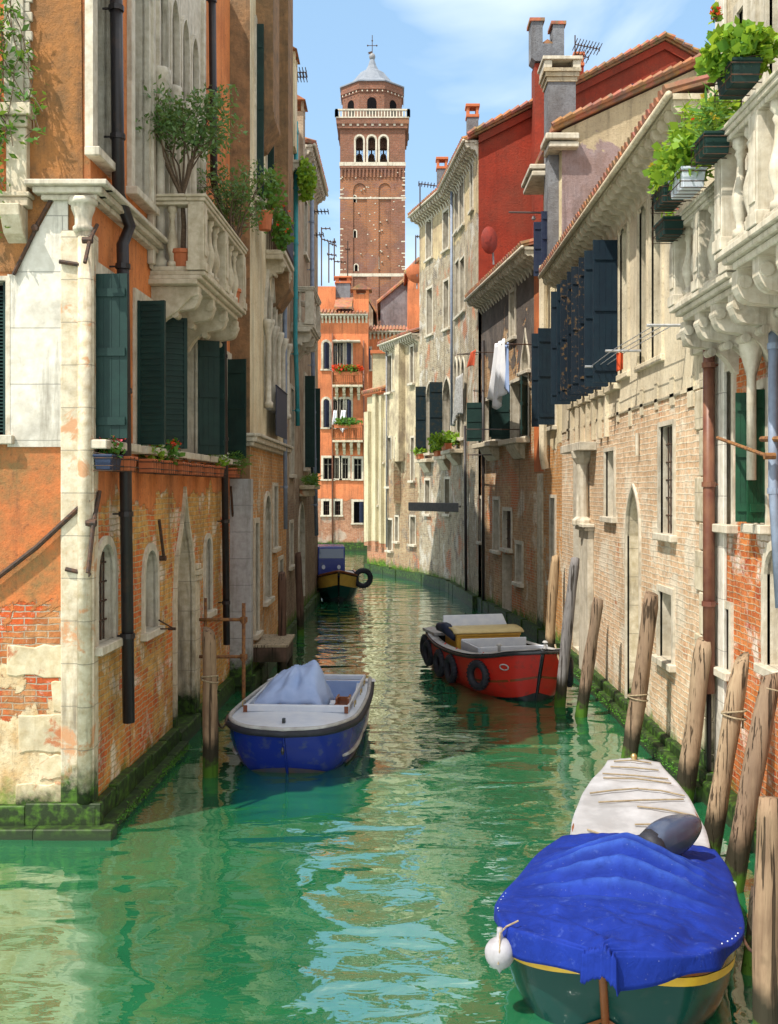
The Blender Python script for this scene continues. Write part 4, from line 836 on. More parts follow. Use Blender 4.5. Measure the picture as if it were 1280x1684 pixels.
for cx in (592,633):   # arches over the recessed panels
    c=at(cx,0,TY).x; r0=10.3*k
    for i in range(12):
        a0=math.pi*i/12;a1=math.pi*(i+1)/12
        m.prism([(c+r*math.cos(a),TY-.14,tz(312)+r*math.sin(a)) for r,a in ((r0,a0),(r0+.45,a0),(r0+.45,a1),(r0,a1))],(0,.14,0))
obj('brick_pilaster',m,M['w_tower'],TW)
m=MB()
for i in range(18):
    x=tx-hw+.2+(2*hw-.4)*i/17; m.box(x-.09,TY-.16,tz(292),x+.09,TY,tz(276)); 
    if i<17: xx=x+.5*(2*hw-.4)/17; m.box(xx-.12,TY-.10,tz(280),xx+.12,TY,tz(276))
m.box(tx-hw-.05,TY-.2,tz(277),tx+hw+.05,TY,tz(274)); obj('corbel_table',m,M['w_tower'],TW)
m=MB()
for y0,y1,e in ((273,267,.12),(455,450,.15),(327.5,325,.17)): m.box(tx-hw-e*.6,TY-e,tz(y0),tx+hw+e*.6,TY-.001,tz(y1))
obj('stone_band',m,M['istria'],TW)
m=MB(); rs=random.Random(5)
for i in range(80):
    x=rs.uniform(-1,1)*hw*.95; y=rs.uniform(285,448)
    if abs(x)<hw*.2 or rs.random()<.5: m.box(tx+x-.08,TY-.165,tz(y),tx+x+.08,TY,tz(y)+.11)
for i in range(34):
    for sgn in (-1,1):
        y=278+i*5.2+rs.uniform(-2,2); w=rs.uniform(.2,.5); x=tx+sgn*hw; m.box(min(x,x-sgn*w),TY-.155,tz(y),max(x,x-sgn*w),TY+.5,tz(y)+.14) if rs.random()<.35 else None
for i in range(9): x=tx-hw+.4+i*(2*hw-.8)/8; m.box(x-.14,TY-.35,tz(208),x+.14,TY,tz(204))
obj('stone_blocks',m,M['istria'],TW)
m=MB(); e=.0; rows=((220,.0),(212,.14),(205,.28),(196,.42))
for (y0,e0),(y1,e1) in zip(rows[:-1],rows[1:]): m.box(tx-hw-e1,TY-e1,tz(y0)+.002,tx+hw+e1,TY+2*hw+e1,tz(y1)) if y0<218 else None
obj('flared_cornice',m,M['w_tower'],TW)
m=MB(); m.box(tx-hw-.5,TY-.5,tz(196),tx+hw+.5,TY+2*hw+.5,tz(194)); B=obj('parapet',m,M['istria'],TW)
m=MB()
e=.4
for (xa,ya,xb,yb) in ((tx-hw-e,TY-e,tx+hw+e,TY-e),(tx-hw-e,TY-e,tx-hw-e,TY+2*hw+e),(tx+hw+e,TY-e,tx+hw+e,TY+2*hw+e),(tx-hw-e,TY+2*hw+e,tx+hw+e,TY+2*hw+e)):
    n=24
    for i in range(n+1):
        x=xa+(xb-xa)*i/n; y=ya+(yb-ya)*i/n; w=.2 if i in(0,n) else .09; m.box(x-w,y-w,tz(194),x+w,y+w,tz(183.5))
    m.box(min(xa,xb)-.15,min(ya,yb)-.15,tz(184),max(xa,xb)+.15,max(ya,yb)+.15,tz(181.5))
obj('balustrade',m,M['istria'],B)
# octagon
oc=Vector((tx-.1,TY+hw,0)); R=49.5*k/math.cos(math.pi/8)
def octo(mb,r,z0,z1,r1=None):
    r1=r1 or r; vs=[];
    for rr,z in ((r,z0),(r1,z1)):
        for j in range(8): a=math.pi/8+j*math.pi/4; vs.append(oc+Vector((rr*math.cos(a),rr*math.sin(a),z)))
    mb.add(vs,[(j,(j+1)%8,(j+1)%8+8,j+8) for j in range(8)]+[tuple(range(8))[::-1],tuple(range(8,16))])
m=MB(); octo(m,R,tz(194),tz(150)); octo(m,R+.1,tz(150),tz(146)); octo(m,R+.25,tz(145.9),tz(141)); octo(m,R+.15,tz(140.9),tz(133)); D=obj('octagonal_drum',m,M['w_tower'],TW)
m=MB(); m2=MB()
for j in range(8):
    a=j*math.pi/4; ap=R*math.cos(math.pi/8); n=Vector((math.cos(a),math.sin(a),0)); t=Vector((-n.y,n.x,0)); c=oc+n*ap
    for (w,z0,z1,o,mm) in ((.55,tz(186),tz(166),.03,m),):
        pts=[c+n*.02+t*(w*math.cos(q))+Vector((0,0,z1+w*math.sin(q))) for q in [math.pi*i/8 for i in range(9)]]+[c+n*.02-t*w+Vector((0,0,z0)),c+n*.02+t*w+Vector((0,0,z0))]; mm.prism(pts,n*.02)
    for i in range(5): q=c+t*(-1.5+.75*i)*.8+n*.26; m2.obox(q+Vector((0,0,tz(150))),t*.14,n*.05,(0,0,.16))
obj('blind_window',m,M['black'],D); obj('stone_studs',m2,M['istria'],D)
m=MB(); prof=[(R+.35,tz(133)),(R+.35,tz(131)),(R*.66,tz(131)+.85),(R*.38,tc_(121.5)),(R*.21,tc_(116)),(R*.14,tc_(109)),(R*.09,tc_(101)),(.2,tc_(96))]
for (r0,z0),(r1,z1) in zip(prof[:-1],prof[1:]): octo(m,r0,z0,z1,r1)
obj('lead_roof',m,M['lead_pale'],TW)
m=MB(); m.lathe(oc+Vector((0,0,tc_(97))),[(.1,-.2),(.3,-.05),(.4,.25),(.3,.55),(.1,.7)],12); obj('roof_ball',m,M['lead'],TW,smooth=True)
m=MB(); z=tc_(93); m.tube([oc+Vector((0,0,z)),oc+Vector((0,0,tc_(58)))],.05,6); m.tube([oc+Vector((-.55,0,tc_(75))),oc+Vector((.55,0,tc_(75)))],.04,6)
for q in ((-.55,tc_(75)),(.55,tc_(75)),(0,tc_(67))): m.lathe(oc+Vector((q[0],0,q[1])),[(.02,-.12),(.12,0),(.02,.12)],6)
obj('cross',m,M['iron'],TW); m=MB(); m.prism([oc+Vector((x,-.02,z)) for x,z in ((0,tc_(84)),(-.55,tc_(86)),(-.4,tc_(87.5)),(-.55,tc_(89)),(0,tc_(89)))],(0,.04,0)); obj('weather_vane',m,M['iron'],TW)
for x in (591.5,611.5,631):
    c=at(x,0,TY+hw); m=MB(); m.lathe(Vector((c.x,TY+hw*.7,tz(262))),[(.62,0),(.6,.15),(.42,.8),(.32,1.3),(.1,1.5),(.1,2.2)],14); m.tube([(c.x-.7,TY+hw*.7,tz(262)+2.0),(c.x+.7,TY+hw*.7,tz(262)+2.0)],.12,6); tag(recenter(obj('bell',m,M['iron'])),'dark bronze bell hanging in the %s opening of the brick tower'%{591.5:'left',611.5:'middle',631:'right'}[x],'bell','tower bells')
# ================================================================== BOATS
def interp(tab,y):
    if y<=tab[0][0]: return list(tab[0][1:])
    if y>=tab[-1][0]: return list(tab[-1][1:])
    for i in range(len(tab)-1):
        if tab[i][0]<=y<=tab[i+1][0]:
            a=tab[max(i-1,0)];b=tab[i];c=tab[i+1];d=tab[min(i+2,len(tab)-1)]; h=c[0]-b[0]; t=(y-b[0])/h; r=[]
            for j in range(1,len(b)):
                m0=((c[j]-a[j])/(c[0]-a[0]) if c[0]>a[0] else 0)*h; m1=((d[j]-b[j])/(d[0]-b[0]) if d[0]>b[0] else 0)*h
                r.append((2*t**3-3*t*t+1)*b[j]+(t**3-2*t*t+t)*m0+(-2*t**3+3*t*t)*c[j]+(t**3-t*t)*m1)
            return r
def stations(tab,n,pw=1.6):
    y0,y1=tab[0][0],tab[-1][0]; return [y0+(y1-y0)*(i/n)**pw for i in range(n+1)]
def sect(tab,y,v):
    "v: -1 port rim .. 0 keel .. 1 starboard rim"
    hb,zr,zk,fu,rk=interp(tab,y); a=(1-abs(v))*math.pi/2; x=hb*max(0,math.cos(a))**fu*(1 if v>0 else -1); z=zr+(zk-zr)*math.sin(a)**.9
    return Vector((x,y+rk*(1-(z-zk)/max(zr-zk,.01)),z))
def hull_mb(tab,z0=None,z1=None,n=30,m=16,grow=0.0):
    mb=MB(); ys=stations(tab,n)
    for side in (-1,1):
        def fn(u,v):
            y=ys[min(n,int(round(u*n)))]; p=sect(tab,y,side*(v)); 
            return p
        mb.grid(fn,n,m)
    y=ys[-1]; mb.poly([sect(tab,y,-1+2*i/20) for i in range(21)]); return mb
def rim(tab,z=0.0,o=0.0,n=30,inset=0.0):
    ys=stations(tab,n); L=[];R=[]
    for y in ys:
        hb,zr,*_=interp(tab,y); L.append(Vector((-max(hb+o,.0),y,zr+z))); R.append(Vector((max(hb+o,.0),y,zr+z)))
    return L[::-1]+R[(1 if L[0].x>-1e-4 else 0):]
def deck_mb(tab,ya,yb,z=-.03,inset=.04,n=20,camber=.04):
    def fn(u,v):
        y=ya+(yb-ya)*u; hb,zr,*_=interp(tab,y); x=(v*2-1)*max(hb-inset,.01); return Vector((x,y,zr+z+camber*(1-(v*2-1)**2)))
    return MB().grid(fn,n,8)
def stem(tab): return [Vector((0,q.y-.008,q.z)) for q in [sect(tab,0,1-i/10) for i in range(10)]]
def side_strip(tab,va,vb,out,n=30,ya=None,yb=None):
    mb=MB(); ys=[y for y in stations(tab,n) if (ya is None or y>=ya) and (yb is None or y<=yb)]
    for sd in (-1,1):
        def fn(u,v):
            y=ys[min(len(ys)-1,int(round(u*(len(ys)-1))))]; p=sect(tab,y,sd*(va+(vb-va)*v)); return p+Vector((sd*out,-out*(1 if y<ys[0]+.4 else 0),0))
        mb.grid(fn,len(ys)-1,10)
    return mb
paint=lambda n,c,c2=None,r=.25,**k: plain(n,c,c2 or tuple(x*.75 for x in c),rough=r,sc=6,bumps=.15,bd=.004,spec=.5,**k)
M['hull_blue']=paint('blue_boat_paint',(.006,.022,.22),(.05,.07,.16),lo=.55,hi=.72); M['boat_white']=paint('boat_gelcoat',(.62,.66,.72),(.52,.57,.66),.35); M['varnish']=paint('varnished_wood',(.20,.06,.02),(.14,.04,.015),.2)
M['hull_green']=paint('dark_green_boat_paint',(.004,.034,.030),(.02,.04,.035),.15,lo=.55,hi=.75); M['yellow_paint']=paint('yellow_boat_stripe',(.60,.36,.03),(.50,.28,.02),.3); M['hull_red']=paint('red_boat_paint',(.46,.018,.01),(.22,.03,.02),.35,lo=.55,hi=.72)
M['hull_black']=paint('black_boat_paint',(.012,.014,.018),(.02,.025,.03),.25); M['rubber']=plain('black_rubber',(.014,.015,.02),(.022,.024,.035),rough=.6,sc=10); M['antifoul']=plain('worn_hull_bottom',(.10,.07,.05),(.03,.05,.10),rough=.6,sc=4)
k=NT('blue_canvas'); tc=k.n('ShaderNodeTexCoord').outputs['Object']; c_=k.mix(k.ramp(k.noise(tc,3,6,.6),.35,.65),(.004,.016,.15),(.007,.026,.23)); c_=k.mix(k.ramp(k.noise(tc,7,8,.75),.58,.78,0,.5),c_,(.12,.18,.42)); c_=k.mix(k.ramp(k.noise(tc,60,3,.6),.70,.76,0,.5),c_,(.4,.42,.5))
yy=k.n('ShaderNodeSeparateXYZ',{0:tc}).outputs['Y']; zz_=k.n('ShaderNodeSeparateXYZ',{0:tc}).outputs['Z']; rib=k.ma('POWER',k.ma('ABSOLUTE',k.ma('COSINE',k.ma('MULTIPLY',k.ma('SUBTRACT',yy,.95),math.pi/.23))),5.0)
rib=k.ma('MULTIPLY',k.ma('MULTIPLY',rib,k.ramp(yy,.85,1.05)),k.ma('MULTIPLY',k.ramp(zz_,.60,.78),k.ramp(k.noise(tc,5,5),.3,.6,.35,1.0))); c_=k.mix(k.ma('MULTIPLY',rib,.75),c_,(.035,.09,.36)); c_=k.mix(k.ramp(k.noise(k.vmul(tc,(6,1.2,6)),2.0,6,.7),.5,.7,0,.4),c_,(.002,.010,.10))  # faded rib tops, lightened to paint in relief shading the sun flattens
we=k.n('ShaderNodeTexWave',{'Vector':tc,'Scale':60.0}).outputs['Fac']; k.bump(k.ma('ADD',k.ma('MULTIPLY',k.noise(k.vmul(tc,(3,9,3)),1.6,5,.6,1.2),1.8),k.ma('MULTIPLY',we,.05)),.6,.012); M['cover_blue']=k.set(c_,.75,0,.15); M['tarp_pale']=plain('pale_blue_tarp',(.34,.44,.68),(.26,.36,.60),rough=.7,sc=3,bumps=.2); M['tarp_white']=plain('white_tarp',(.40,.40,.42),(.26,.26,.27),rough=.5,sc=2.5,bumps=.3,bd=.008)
M['motor']=paint('outboard_cowling',(.045,.06,.10),(.035,.045,.08),.18); M['cream']=paint('cream_boat_paint',(.62,.52,.26),(.52,.42,.2),.4); M['grey_paint']=plain('grey_boat_paint',(.42,.42,.42),(.28,.27,.26),rough=.6,sc=7); M['fender']=plain('dirty_white_fender',(.36,.35,.37),(.22,.21,.22),rough=.5,sc=5)
M['ochre']=paint('ochre_boat_paint',(.55,.33,.05),(.45,.25,.04),.4); M['brass']=plain('brass',(.6,.45,.2),metal=.8,rough=.35); M['batten']=plain('timber_batten',(.30,.24,.15),(.2,.15,.09),rough=.8,sc=20)
def boat(label,cat,loc,rz): return thing('boat',label,cat,loc,rz)
def part(name,mb,mat,b,**k): return obj(name,mb,mat,b,local=True,**k)
def fixtube(b,name,pts,r,mat,n=8,**k): return part(name,MB().tube(pts,r,n,**k),mat,b,smooth=True)
# ---- front boat under a blue canvas cover
fb=boat('dark green boat under a bright blue canvas cover, nearest to the camera','boat',(1.44,7.42,0),-math.radians(17.5))
ft=[(0,.02,.66,-.05,.9,.30),(.12,.38,.65,-.2,.85,.16),(.32,.64,.62,-.25,.75,.05),(.7,.82,.56,-.28,.62,0),(1.1,.87,.51,-.3,.55,0),(1.7,.83,.48,-.3,.5,0),(2.4,.76,.48,-.28,.5,0),(2.9,.62,.50,-.25,.5,0)]
part('hull',hull_mb(ft,n=40),M['hull_green'],fb,smooth=True); part('yellow_stripe',side_strip(ft,.85,.895,.009,40),M['yellow_paint'],fb,smooth=True); part('sheer_plank',side_strip(ft,.90,.995,.008,40),M['varnish'],fb,smooth=True)
part('chine_rail',side_strip(ft,.40,.45,.015,40),M['varnish'],fb,smooth=True)
r=rim(ft,0,.012,40); part('rub_rail',MB().tube([q-Vector((0,0,.02)) for q in r],.018,8),M['cream'],fb,smooth=True)
part('stem_post',MB().tube(stem(ft),.03,8),M['varnish'],fb,smooth=True)
def cover(u,v):
    # u along, v across
    fa=max(0,1-u/.07); u=max(0,(u-.07)/.93); y=-.05+2.92*u**1.3; yy=max(y,.0); hb,zr,*_=interp(ft,yy); s=(v*2-1); hbx=max(hb,.05)+.06
    over=max(0,abs(s)-.86)/.14; sa=min(abs(s)/.86,1.0)
    hump=.38*math.exp(-((y-1.72)/.62)**2)*(1-sa**1.2)+ .05*(1-sa**2)
    ridge=-.12*(1-abs(math.cos(math.pi*(y-.95)/.23))) if .95<y<2.56 else 0
    hump+=ridge*(1-sa**3)*min(1,hump*4)
    # sagging foredeck part and heavy folds behind the stem
    fd=math.exp(-((y-.30)/.28)**2); hump+=fd*(1-sa**3)*(.05*math.sin(s*3.4+.8)+.03*math.sin(s*9+y*14)-.05*(1-sa))
    fold=mnoise.noise(Vector((s*3.2,y*4.5,1.3)))*.035*math.exp(-((y-.45)/.5)**2)+mnoise.noise(Vector((s*9,y*1.6,4)))*.016+abs(mnoise.noise(Vector((s*5+y*2,y*5,2))))*.09*math.exp(-((y-.5)/.4)**2)*(1-sa**4)
    w=1-over; 
    drop=over*(.05+.15*math.exp(-(max(y,0)/.42)**2)*(1+.3*math.sin(y*13+s*2)))
    hbx+=over*math.exp(-(max(y,0)/.5)**2)*(.02+.035*math.sin(y*17+2)*min(1,y*5))
    x=(1 if s>0 else -1)*hbx*sa; z=zr+.03+hump+fold*w-drop
    z-=fa*.19*(1-over)
    return Vector((x,y-.085*math.exp(-(max(y,0)/.45)**2)-.02*fa,z))
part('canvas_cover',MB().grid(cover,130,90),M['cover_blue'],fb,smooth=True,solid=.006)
m=MB()
for i in range(30): # bow apron of the cover, hanging over the stem
    pass
def apron(u,v):
    a=(u*2-1); y=.0+.62*abs(a)**1.15; hb,zr,*_=interp(ft,y+.001); x=(1 if a>0 else -1)*(hb+.045); L=.25*(1-abs(a)**1.6)+.03
    q=Vector((x,y-.05-.03*math.sin(v*3.1),zr+.045-L*v)); p=mnoise.noise(Vector((a*7,v*1.5,0)))*.022*(.3+v); return q+Vector((p*.4,-abs(p),0))
for i in range(9):
    y=.5+i*.09; hb,zr,*_=interp(ft,y)
    for sd in (-1,1):
        if sd<0 or i<5: part('cover_stud',MB().lathe((sd*(hb+.03),y-.03,zr+.04),[(.006,0),(.004,.006)],6),M['boat_white'],fb)
W2=lambda x,y,z: Matrix.Rotation(-math.radians(17.5),4,'Z')@Vector((x,y,z))+Vector((1.44,7.42,0))
fp=at(822,1567,7.85); m=MB(); N=14
m.lathe((0,0,-.15),[(.001,0)]+[(.108*math.sin(math.pi*i/N),.15-.112*math.cos(math.pi*i/N)) for i in range(1,N)]+[(.02,.30),(.02,.33)],18)
fo=obj('boat_fender',m,M['fender'],smooth=True); fo.location=fp; tag(fo,'round white fender hanging at the left side of the blue covered boat','fender')
m=MB(); m.tube([(-.02,-.098,-.04),(-.01,-.092,.05),(0,-.02,.15),(.05,.02,.18),(.14,.05,.21)],.007,6); rr=obj('fender_rope',m,M['rope'],fo,local=True)
# ---- white tarp boat behind it
wb=boat('small boat under a white tarp with wooden battens, behind the blue covered boat','boat',(2.84,12.7,0),math.radians(-11.5)) 
wt=[(0,.27,.60,-.1,.6,.1),(.15,.30,.59,-.2,.6,.05),(.7,.44,.56,-.22,.55,0),(1.5,.56,.52,-.25,.5,0),(2.4,.61,.50,-.25,.5,0),(3.0,.54,.50,-.22,.5,0),(3.2,.5,.5,-.2,.5,0)]
wt=[(y,a,b,c,d,e) for y,a,b,c,d,e in wt]
# this boat's bow points away from the camera: build along -y
def flip(mb):
    for v in mb.v: v.y=-v.y; 
    return mb
part('hull',flip(hull_mb(wt)),M['boat_white'],wb,smooth=True); part('rub_rail',flip(MB().tube(rim(wt,0,.01),.022,8)),M['varnish'],wb,smooth=True)
def tarp(u,v):
    y=-.03+3.27*u; hb,zr,*_=interp(wt,max(y,0)); s=v*2-1; over=max(0,abs(s)-.84)/.16; sa=min(1,abs(s)/.84); z=zr+.03+.05*(1-sa*sa)-(.16+.04*math.sin(y*9))*over+mnoise.noise(Vector((s*3,y*2.2,7)))*.02-.05*(1-sa*sa)*abs(math.sin(y*3.7))-.10*math.exp(-((y-2.55)/.35)**2)*math.exp(-((s+.1)/.45)**2)
    if u>.93: z-=(u-.93)*1.4
    return Vector(((1 if s>0 else -1)*(hb+.03+.02*over)*sa,-y,z))
part('white_tarp',MB().grid(tarp,60,36),M['tarp_white'],wb,smooth=True,solid=.004)
for i,(y,a,b,t) in enumerate(((.12,-.7,.6,0),(.32,-.72,.7,.02),(.58,-.8,.8,.02),(.80,-.7,.78,0),(1.15,-.85,.05,-.10),(1.12,.05,.9,.06),(1.4,-.65,.85,-.12),(1.75,0,.9,.02),(2.1,-.05,.4,.0),(2.3,.1,.7,.1),(2.5,-.75,-.1,.12),(2.62,-.6,.3,-.1))):
    hb,zr,*_=interp(wt,y); P=[]
    for k in range(7):
        s=a+(b-a)*k/6; yy=y+t*(k/6-.5)*2; q=tarp((yy+.03)/3.27,(s*.84+1)/2); P.append(q+Vector((0,0,.014)))
    zz=max(q.z for q in P); P=[Vector((P[0].x,P[0].y,P[0].z+.012)),Vector((P[3].x,P[3].y,P[3].z+.02)),Vector((P[-1].x,P[-1].y,P[-1].z+.012))]; part('batten',MB().tube(P,.009,6),M['batten'],wb)
m=MB(); m.lathe((0,-.02,.62),[(.05,0),(.05,.02),(.02,.04),(.04,.09),(.02,.12)],10); part('bow_bitt',m,M['brass'],wb,smooth=True)
m=MB(); m.box(-.29,-.05,.58,.29,.03,.64); part('bow_board',m,M['hull_red'],wb,bevel=.01)
om=thing('outboard_motor','dark grey outboard motor tilted up on the stern of the white tarped boat','outboard motor',(2.46,9.50,.62),math.radians(-62))
N=14; vs=MB()
def cowl(u,v):
    a=v*2*math.pi; t=u; rx=.15*(math.sin(math.pi*min(1,t*.93+.07))**.45)*(1.05-.25*t); rz=rx*1.12; c=Vector((0,-.30+.62*t,.10+.16*t)); ca,sa=math.cos(a),math.sin(a)
    x=rx*(abs(ca)**.6)*(1 if ca>0 else -1); z=rz*(abs(sa)**.6)*(1 if sa>0 else -1); return c+Vector((x,-z*.25,z*.95))
part('cowling',MB().grid(cowl,20,28),M['motor'],om,smooth=True)
m=MB(); m.tube([(0,-.28,.02),(0,-.42,-.16),(0,-.50,-.32)],[.10,.08,.07],10); m.box(-.08,-.16,-.16,.08,.06,.0); part('bracket',m,M['hull_black'],om,smooth=False,bevel=.015)
m=MB(); m.tube([(0,-.31,.09),(0,-.20,.12)],[.13,.155],12); part('cowling_base',m,M['rubber'],om,smooth=True)
m=MB(); m.tube([(.05,-.28,-.03),(.28,-.34,-.08),(.42,-.33,-.02)],[.022,.02,.026],8); part('tiller_handle',m,M['rubber'],om,smooth=True)
# ---- blue boat left
bb=boat('blue hulled boat with pale deck and pale blue tarp heap, moored on the left','boat',(-1.39,14.3,0),math.radians(-4)); bb.scale=(.93,.93,.96)
bt=[(0,.02,.66,-.05,.62,.45),(.05,.40,.67,-.08,.62,.42),(.16,.62,.68,-.12,.66,.36),(.38,.80,.69,-.18,.66,.24),(.8,.93,.68,-.2,.6,.1),(1.6,.97,.66,-.22,.5,0),(3.0,.95,.64,-.22,.5,0),(4.4,.86,.64,-.2,.5,0)]
part('hull',hull_mb(bt,n=40),M['hull_blue'],bb,smooth=True); part('worn_bottom',side_strip(bt,.02,.42,.010,40),M['antifoul'],bb,smooth=True)
R=rim(bt,-.03,.02,40); part('rub_rail',MB().tube(R,.05,10),M['rubber'],bb,smooth=True); part('toe_rail',MB().tube(rim(bt,.03,-.01,40),.03,8),M['grey_paint'],bb,smooth=True)
for va,ya,yb in ((.66,.5,4.3),(.5,.9,4.2),(.36,.15,1.1)):
    for sd in (-1,1):
        mm=MB(); P=[sect(bt,ya+(yb-ya)*i/16,sd*va)+Vector((sd*.015,0,.03*math.sin(math.pi*i/16))) for i in range(17)]; mm.tube(P,[.008+.03*math.sin(math.pi*min(1,(i+1)/9)) if i<8 else .035 for i in range(17)],8)
        part('spray_rail',mm,M['antifoul'] if va<.6 else M['grey_paint'],bb,smooth=True)
part('foredeck',deck_mb(bt,.0,1.25,.0,.02),M['boat_white'],bb,smooth=True)
m=MB()
for sd in (-1,1):
    def sdk(u,v): 
        y=1.25+3.1*u; hb,zr,*_=interp(bt,y); return Vector((sd*(hb-.02-(.22)*v),y,zr+.0+.01*v))
    m.grid(sdk,14,2)
m.add(*[[ (-.98,4.1,.66),(.98,4.1,.66),(.93,4.4,.66),(-.93,4.4,.66)],[(0,1,2,3)]]); part('side_deck',m,M['boat_white'],bb,smooth=False)
m=MB(); m.box(-.80,1.18,.69,.80,1.25,.80); m.box(-.80,1.25,.69,-.76,4.1,.78); m.box(.76,1.25,.69,.80,4.1,.78); m.box(-.8,4.06,.69,.8,4.1,.78); part('coaming',m,M['boat_white'],bb,bevel=.015)
m=MB(); 
for sx in (-.80,.74): m.box(sx,1.17,.69,sx+.06,1.18,.79)
part('coaming_corner',m,M['varnish'],bb)
m=MB(); m.add([(-.78,1.25,.2),(.78,1.25,.2),(.78,4.08,.2),(-.78,4.08,.2)],[(0,1,2,3)]); m.box(-.76,1.26,.2,.76,1.28,.7); m.box(-.76,4.0,.2,.76,4.06,.68); m.box(-.778,1.26,.2,-.76,4.06,.7); m.box(.76,1.26,.2,.778,4.06,.7); part('cockpit',m,M['tarp_pale'],bb)
m=MB(); m.box(-.76,1.75,.55,.76,2.05,.72); part('thwart',m,M['boat_white'],bb,bevel=.01); m=MB(); m.box(.55,1.45,.70,.80,1.85,.76); m.box(.57,1.47,.76,.6,1.83,.85); m.box(.75,1.47,.76,.78,1.83,.85); m.box(.57,1.62,.76,.78,1.65,.85); part('step_grating',m,M['varnish'],bb)
def heap(u,v):
    x=-.72+1.15*u; y=1.4+1.3*v; a=(x+.12)/.40; b=(y-1.95)/.5; h=.56*math.exp(-(a*a)**1.0*.9)*math.exp(-b*b*.8)+.34*math.exp(-((x-.22)/.16)**2)*math.exp(-b*b)+.10*math.exp(-((x+.5)/.18)**2)
    h+=mnoise.noise(Vector((x*6,y*5,3)))*.04*min(1,h*4)-abs(mnoise.noise(Vector((math.atan2(y-1.95,x+.1)*2.6,h*2,8))))*.13*min(1,h*3); e=min(u,1-u,v,1-v); return Vector((x+mnoise.noise(Vector((y*3,0,0)))*.06,y,.70+h-max(0,.06-e)*2.2))
part('tarp_heap',MB().grid(heap,56,46),M['tarp_pale'],bb,smooth=True,solid=.006)
m=MB(); m.box(-.05,.24,.72,-.005,.30,.79); m.lathe((.0,.0,.35),[(.015,0),(.03,.05),(.01,.1)],8); part('deck_cleat',m,M['hull_black'],bb)
m=MB()
for s,y in ((.85,1.6),(.85,2.6),(-.88,1.5),(.83,3.4)):
    m.tube([(s,y,.70),(s,y+.02,.77),(s,y+.2,.77),(s,y+.22,.70)],.009,6)
part('hand_rail',m,M['brass'],bb,smooth=True)
def bow_z(): pass
part('stem_post',MB().tube(stem(bt),.018,8),M['hull_blue'],bb,smooth=True)
# ---- red boat right
rx=math.radians(13.5)
rb=boat('red bowed work boat with yellow cockpit and windscreen, moored on the right','boat',(2.72,19.3,0),rx); rb.scale=(.90,.93,.95)
rt=[(0,.03,1.02,-.05,1.15,.42),(.25,.48,.98,-.15,1.05,.25),(.7,.82,.88,-.2,.9,.1),(1.4,1.02,.78,-.22,.7,0),(2.6,1.08,.70,-.25,.6,0),(4.0,1.02,.68,-.25,.55,0),(5.2,.86,.74,-.2,.55,0),(5.7,.7,.78,-.2,.55,0)]
part('hull',hull_mb(rt,n=40),M['hull_black'],rb,smooth=True); part('red_topside',side_strip(rt,.44,.985,.014,40),M['hull_red'],rb,smooth=True)
part('rub_rail',MB().tube(rim(rt,-.05,.015,40),.035,8),M['hull_black'],rb,smooth=True)
m=MB()
def gun(sd):
    def fn(u,v):
        y=.05+5.6*u; hb,zr,*_=interp(rt,y); return Vector((sd*max(0,hb+.02-.2*v),y,zr+.01+.015*math.sin(v*3)))
    return fn
m.grid(gun(1),30,3); m.grid(gun(-1),30,3); part('gunwale',m,M['grey_paint'],rb,smooth=True)
part('foredeck',deck_mb(rt,.05,1.5,.0,.15),M['grey_paint'],rb,smooth=True); part('stem_post',MB().tube(stem(rt),.026,8),M['hull_black'],rb,smooth=True)
part('wear_strip',side_strip(rt,.68,.71,.016,30,ya=0,yb=1.6),M['varnish'],rb,smooth=True)
for sd in (-1,1):
    p=sect(rt,.42,sd*.86); q=(sect(rt,.42,sd*.86)-sect(rt,.62,sd*.86)).cross(sect(rt,.42,sd*.8)-sect(rt,.42,sd*.9)).normalized(); q=q if q.x*sd>0 else -q
    m=MB(); u=q.cross(Vector((0,0,1))).normalized(); w=u.cross(q); m.tube([p+q*.02+(u*math.cos(a)*.10+w*math.sin(a)*.055) for a in [math.pi*2*i/14 for i in range(14)]],.014,6,closed=True); part('hawse_ring',m,M['grey_paint'],rb,smooth=True)
m=MB(); m.box(-.82,1.5,.35,.82,5.0,.38); part('sole',m,M['grey_paint'],rb); m=MB(); m.box(-.72,1.7,.38,.80,1.75,.86) ; m.box(-.74,1.75,.38,-.70,2.95,.84); m.box(-.72,2.95,.38,.8,3.0,.86); m.box(-.72,1.7,.72,-.55,3.0,.74); part('cargo_bin',m,M['boat_white'],rb,bevel=.01)
m=MB(); m.box(-.72,3.3,.38,.78,3.35,.86); m.box(-.74,3.28,.86,.80,4.2,.92); m.box(-.72,3.35,.38,-.68,4.2,.859); m.box(.74,3.35,.38,.78,4.2,.859); part('engine_box',m,M['ochre'],rb,bevel=.01)
m=MB()
for x in (-.4,.25): m.box(x,3.29,.62,x+.3,3.305,.74)
part('vent_grille',m,M['black'],rb); part('cabin_cushion',MB().grid(lambda u,v:Vector((-.8+1.66*v,3.25+.95*u,.935+.08*math.sin(math.pi*u)**.5)),8,10),M['cream'],rb,smooth=True,solid=.03)
m=MB(); m.prism([(-.78,4.2,.90),(.84,4.2,.90),(.76,4.40,1.20),(-.70,4.40,1.20)],(0,.04,0)); part('windscreen',m,M['boat_white'],rb,bevel=.01)
m=MB(); m.box(-.9,4.5,.74,.8,5.5,.80); part('aft_deck',m,M['grey_paint'],rb)
m=MB(); m.tube([(-.72,3.4,.85),(-.78,3.9,.98),(-.80,4.4,.95)],[.10,.13,.10],8); part('navy_bag',m,M['navy'],rb,smooth=True)
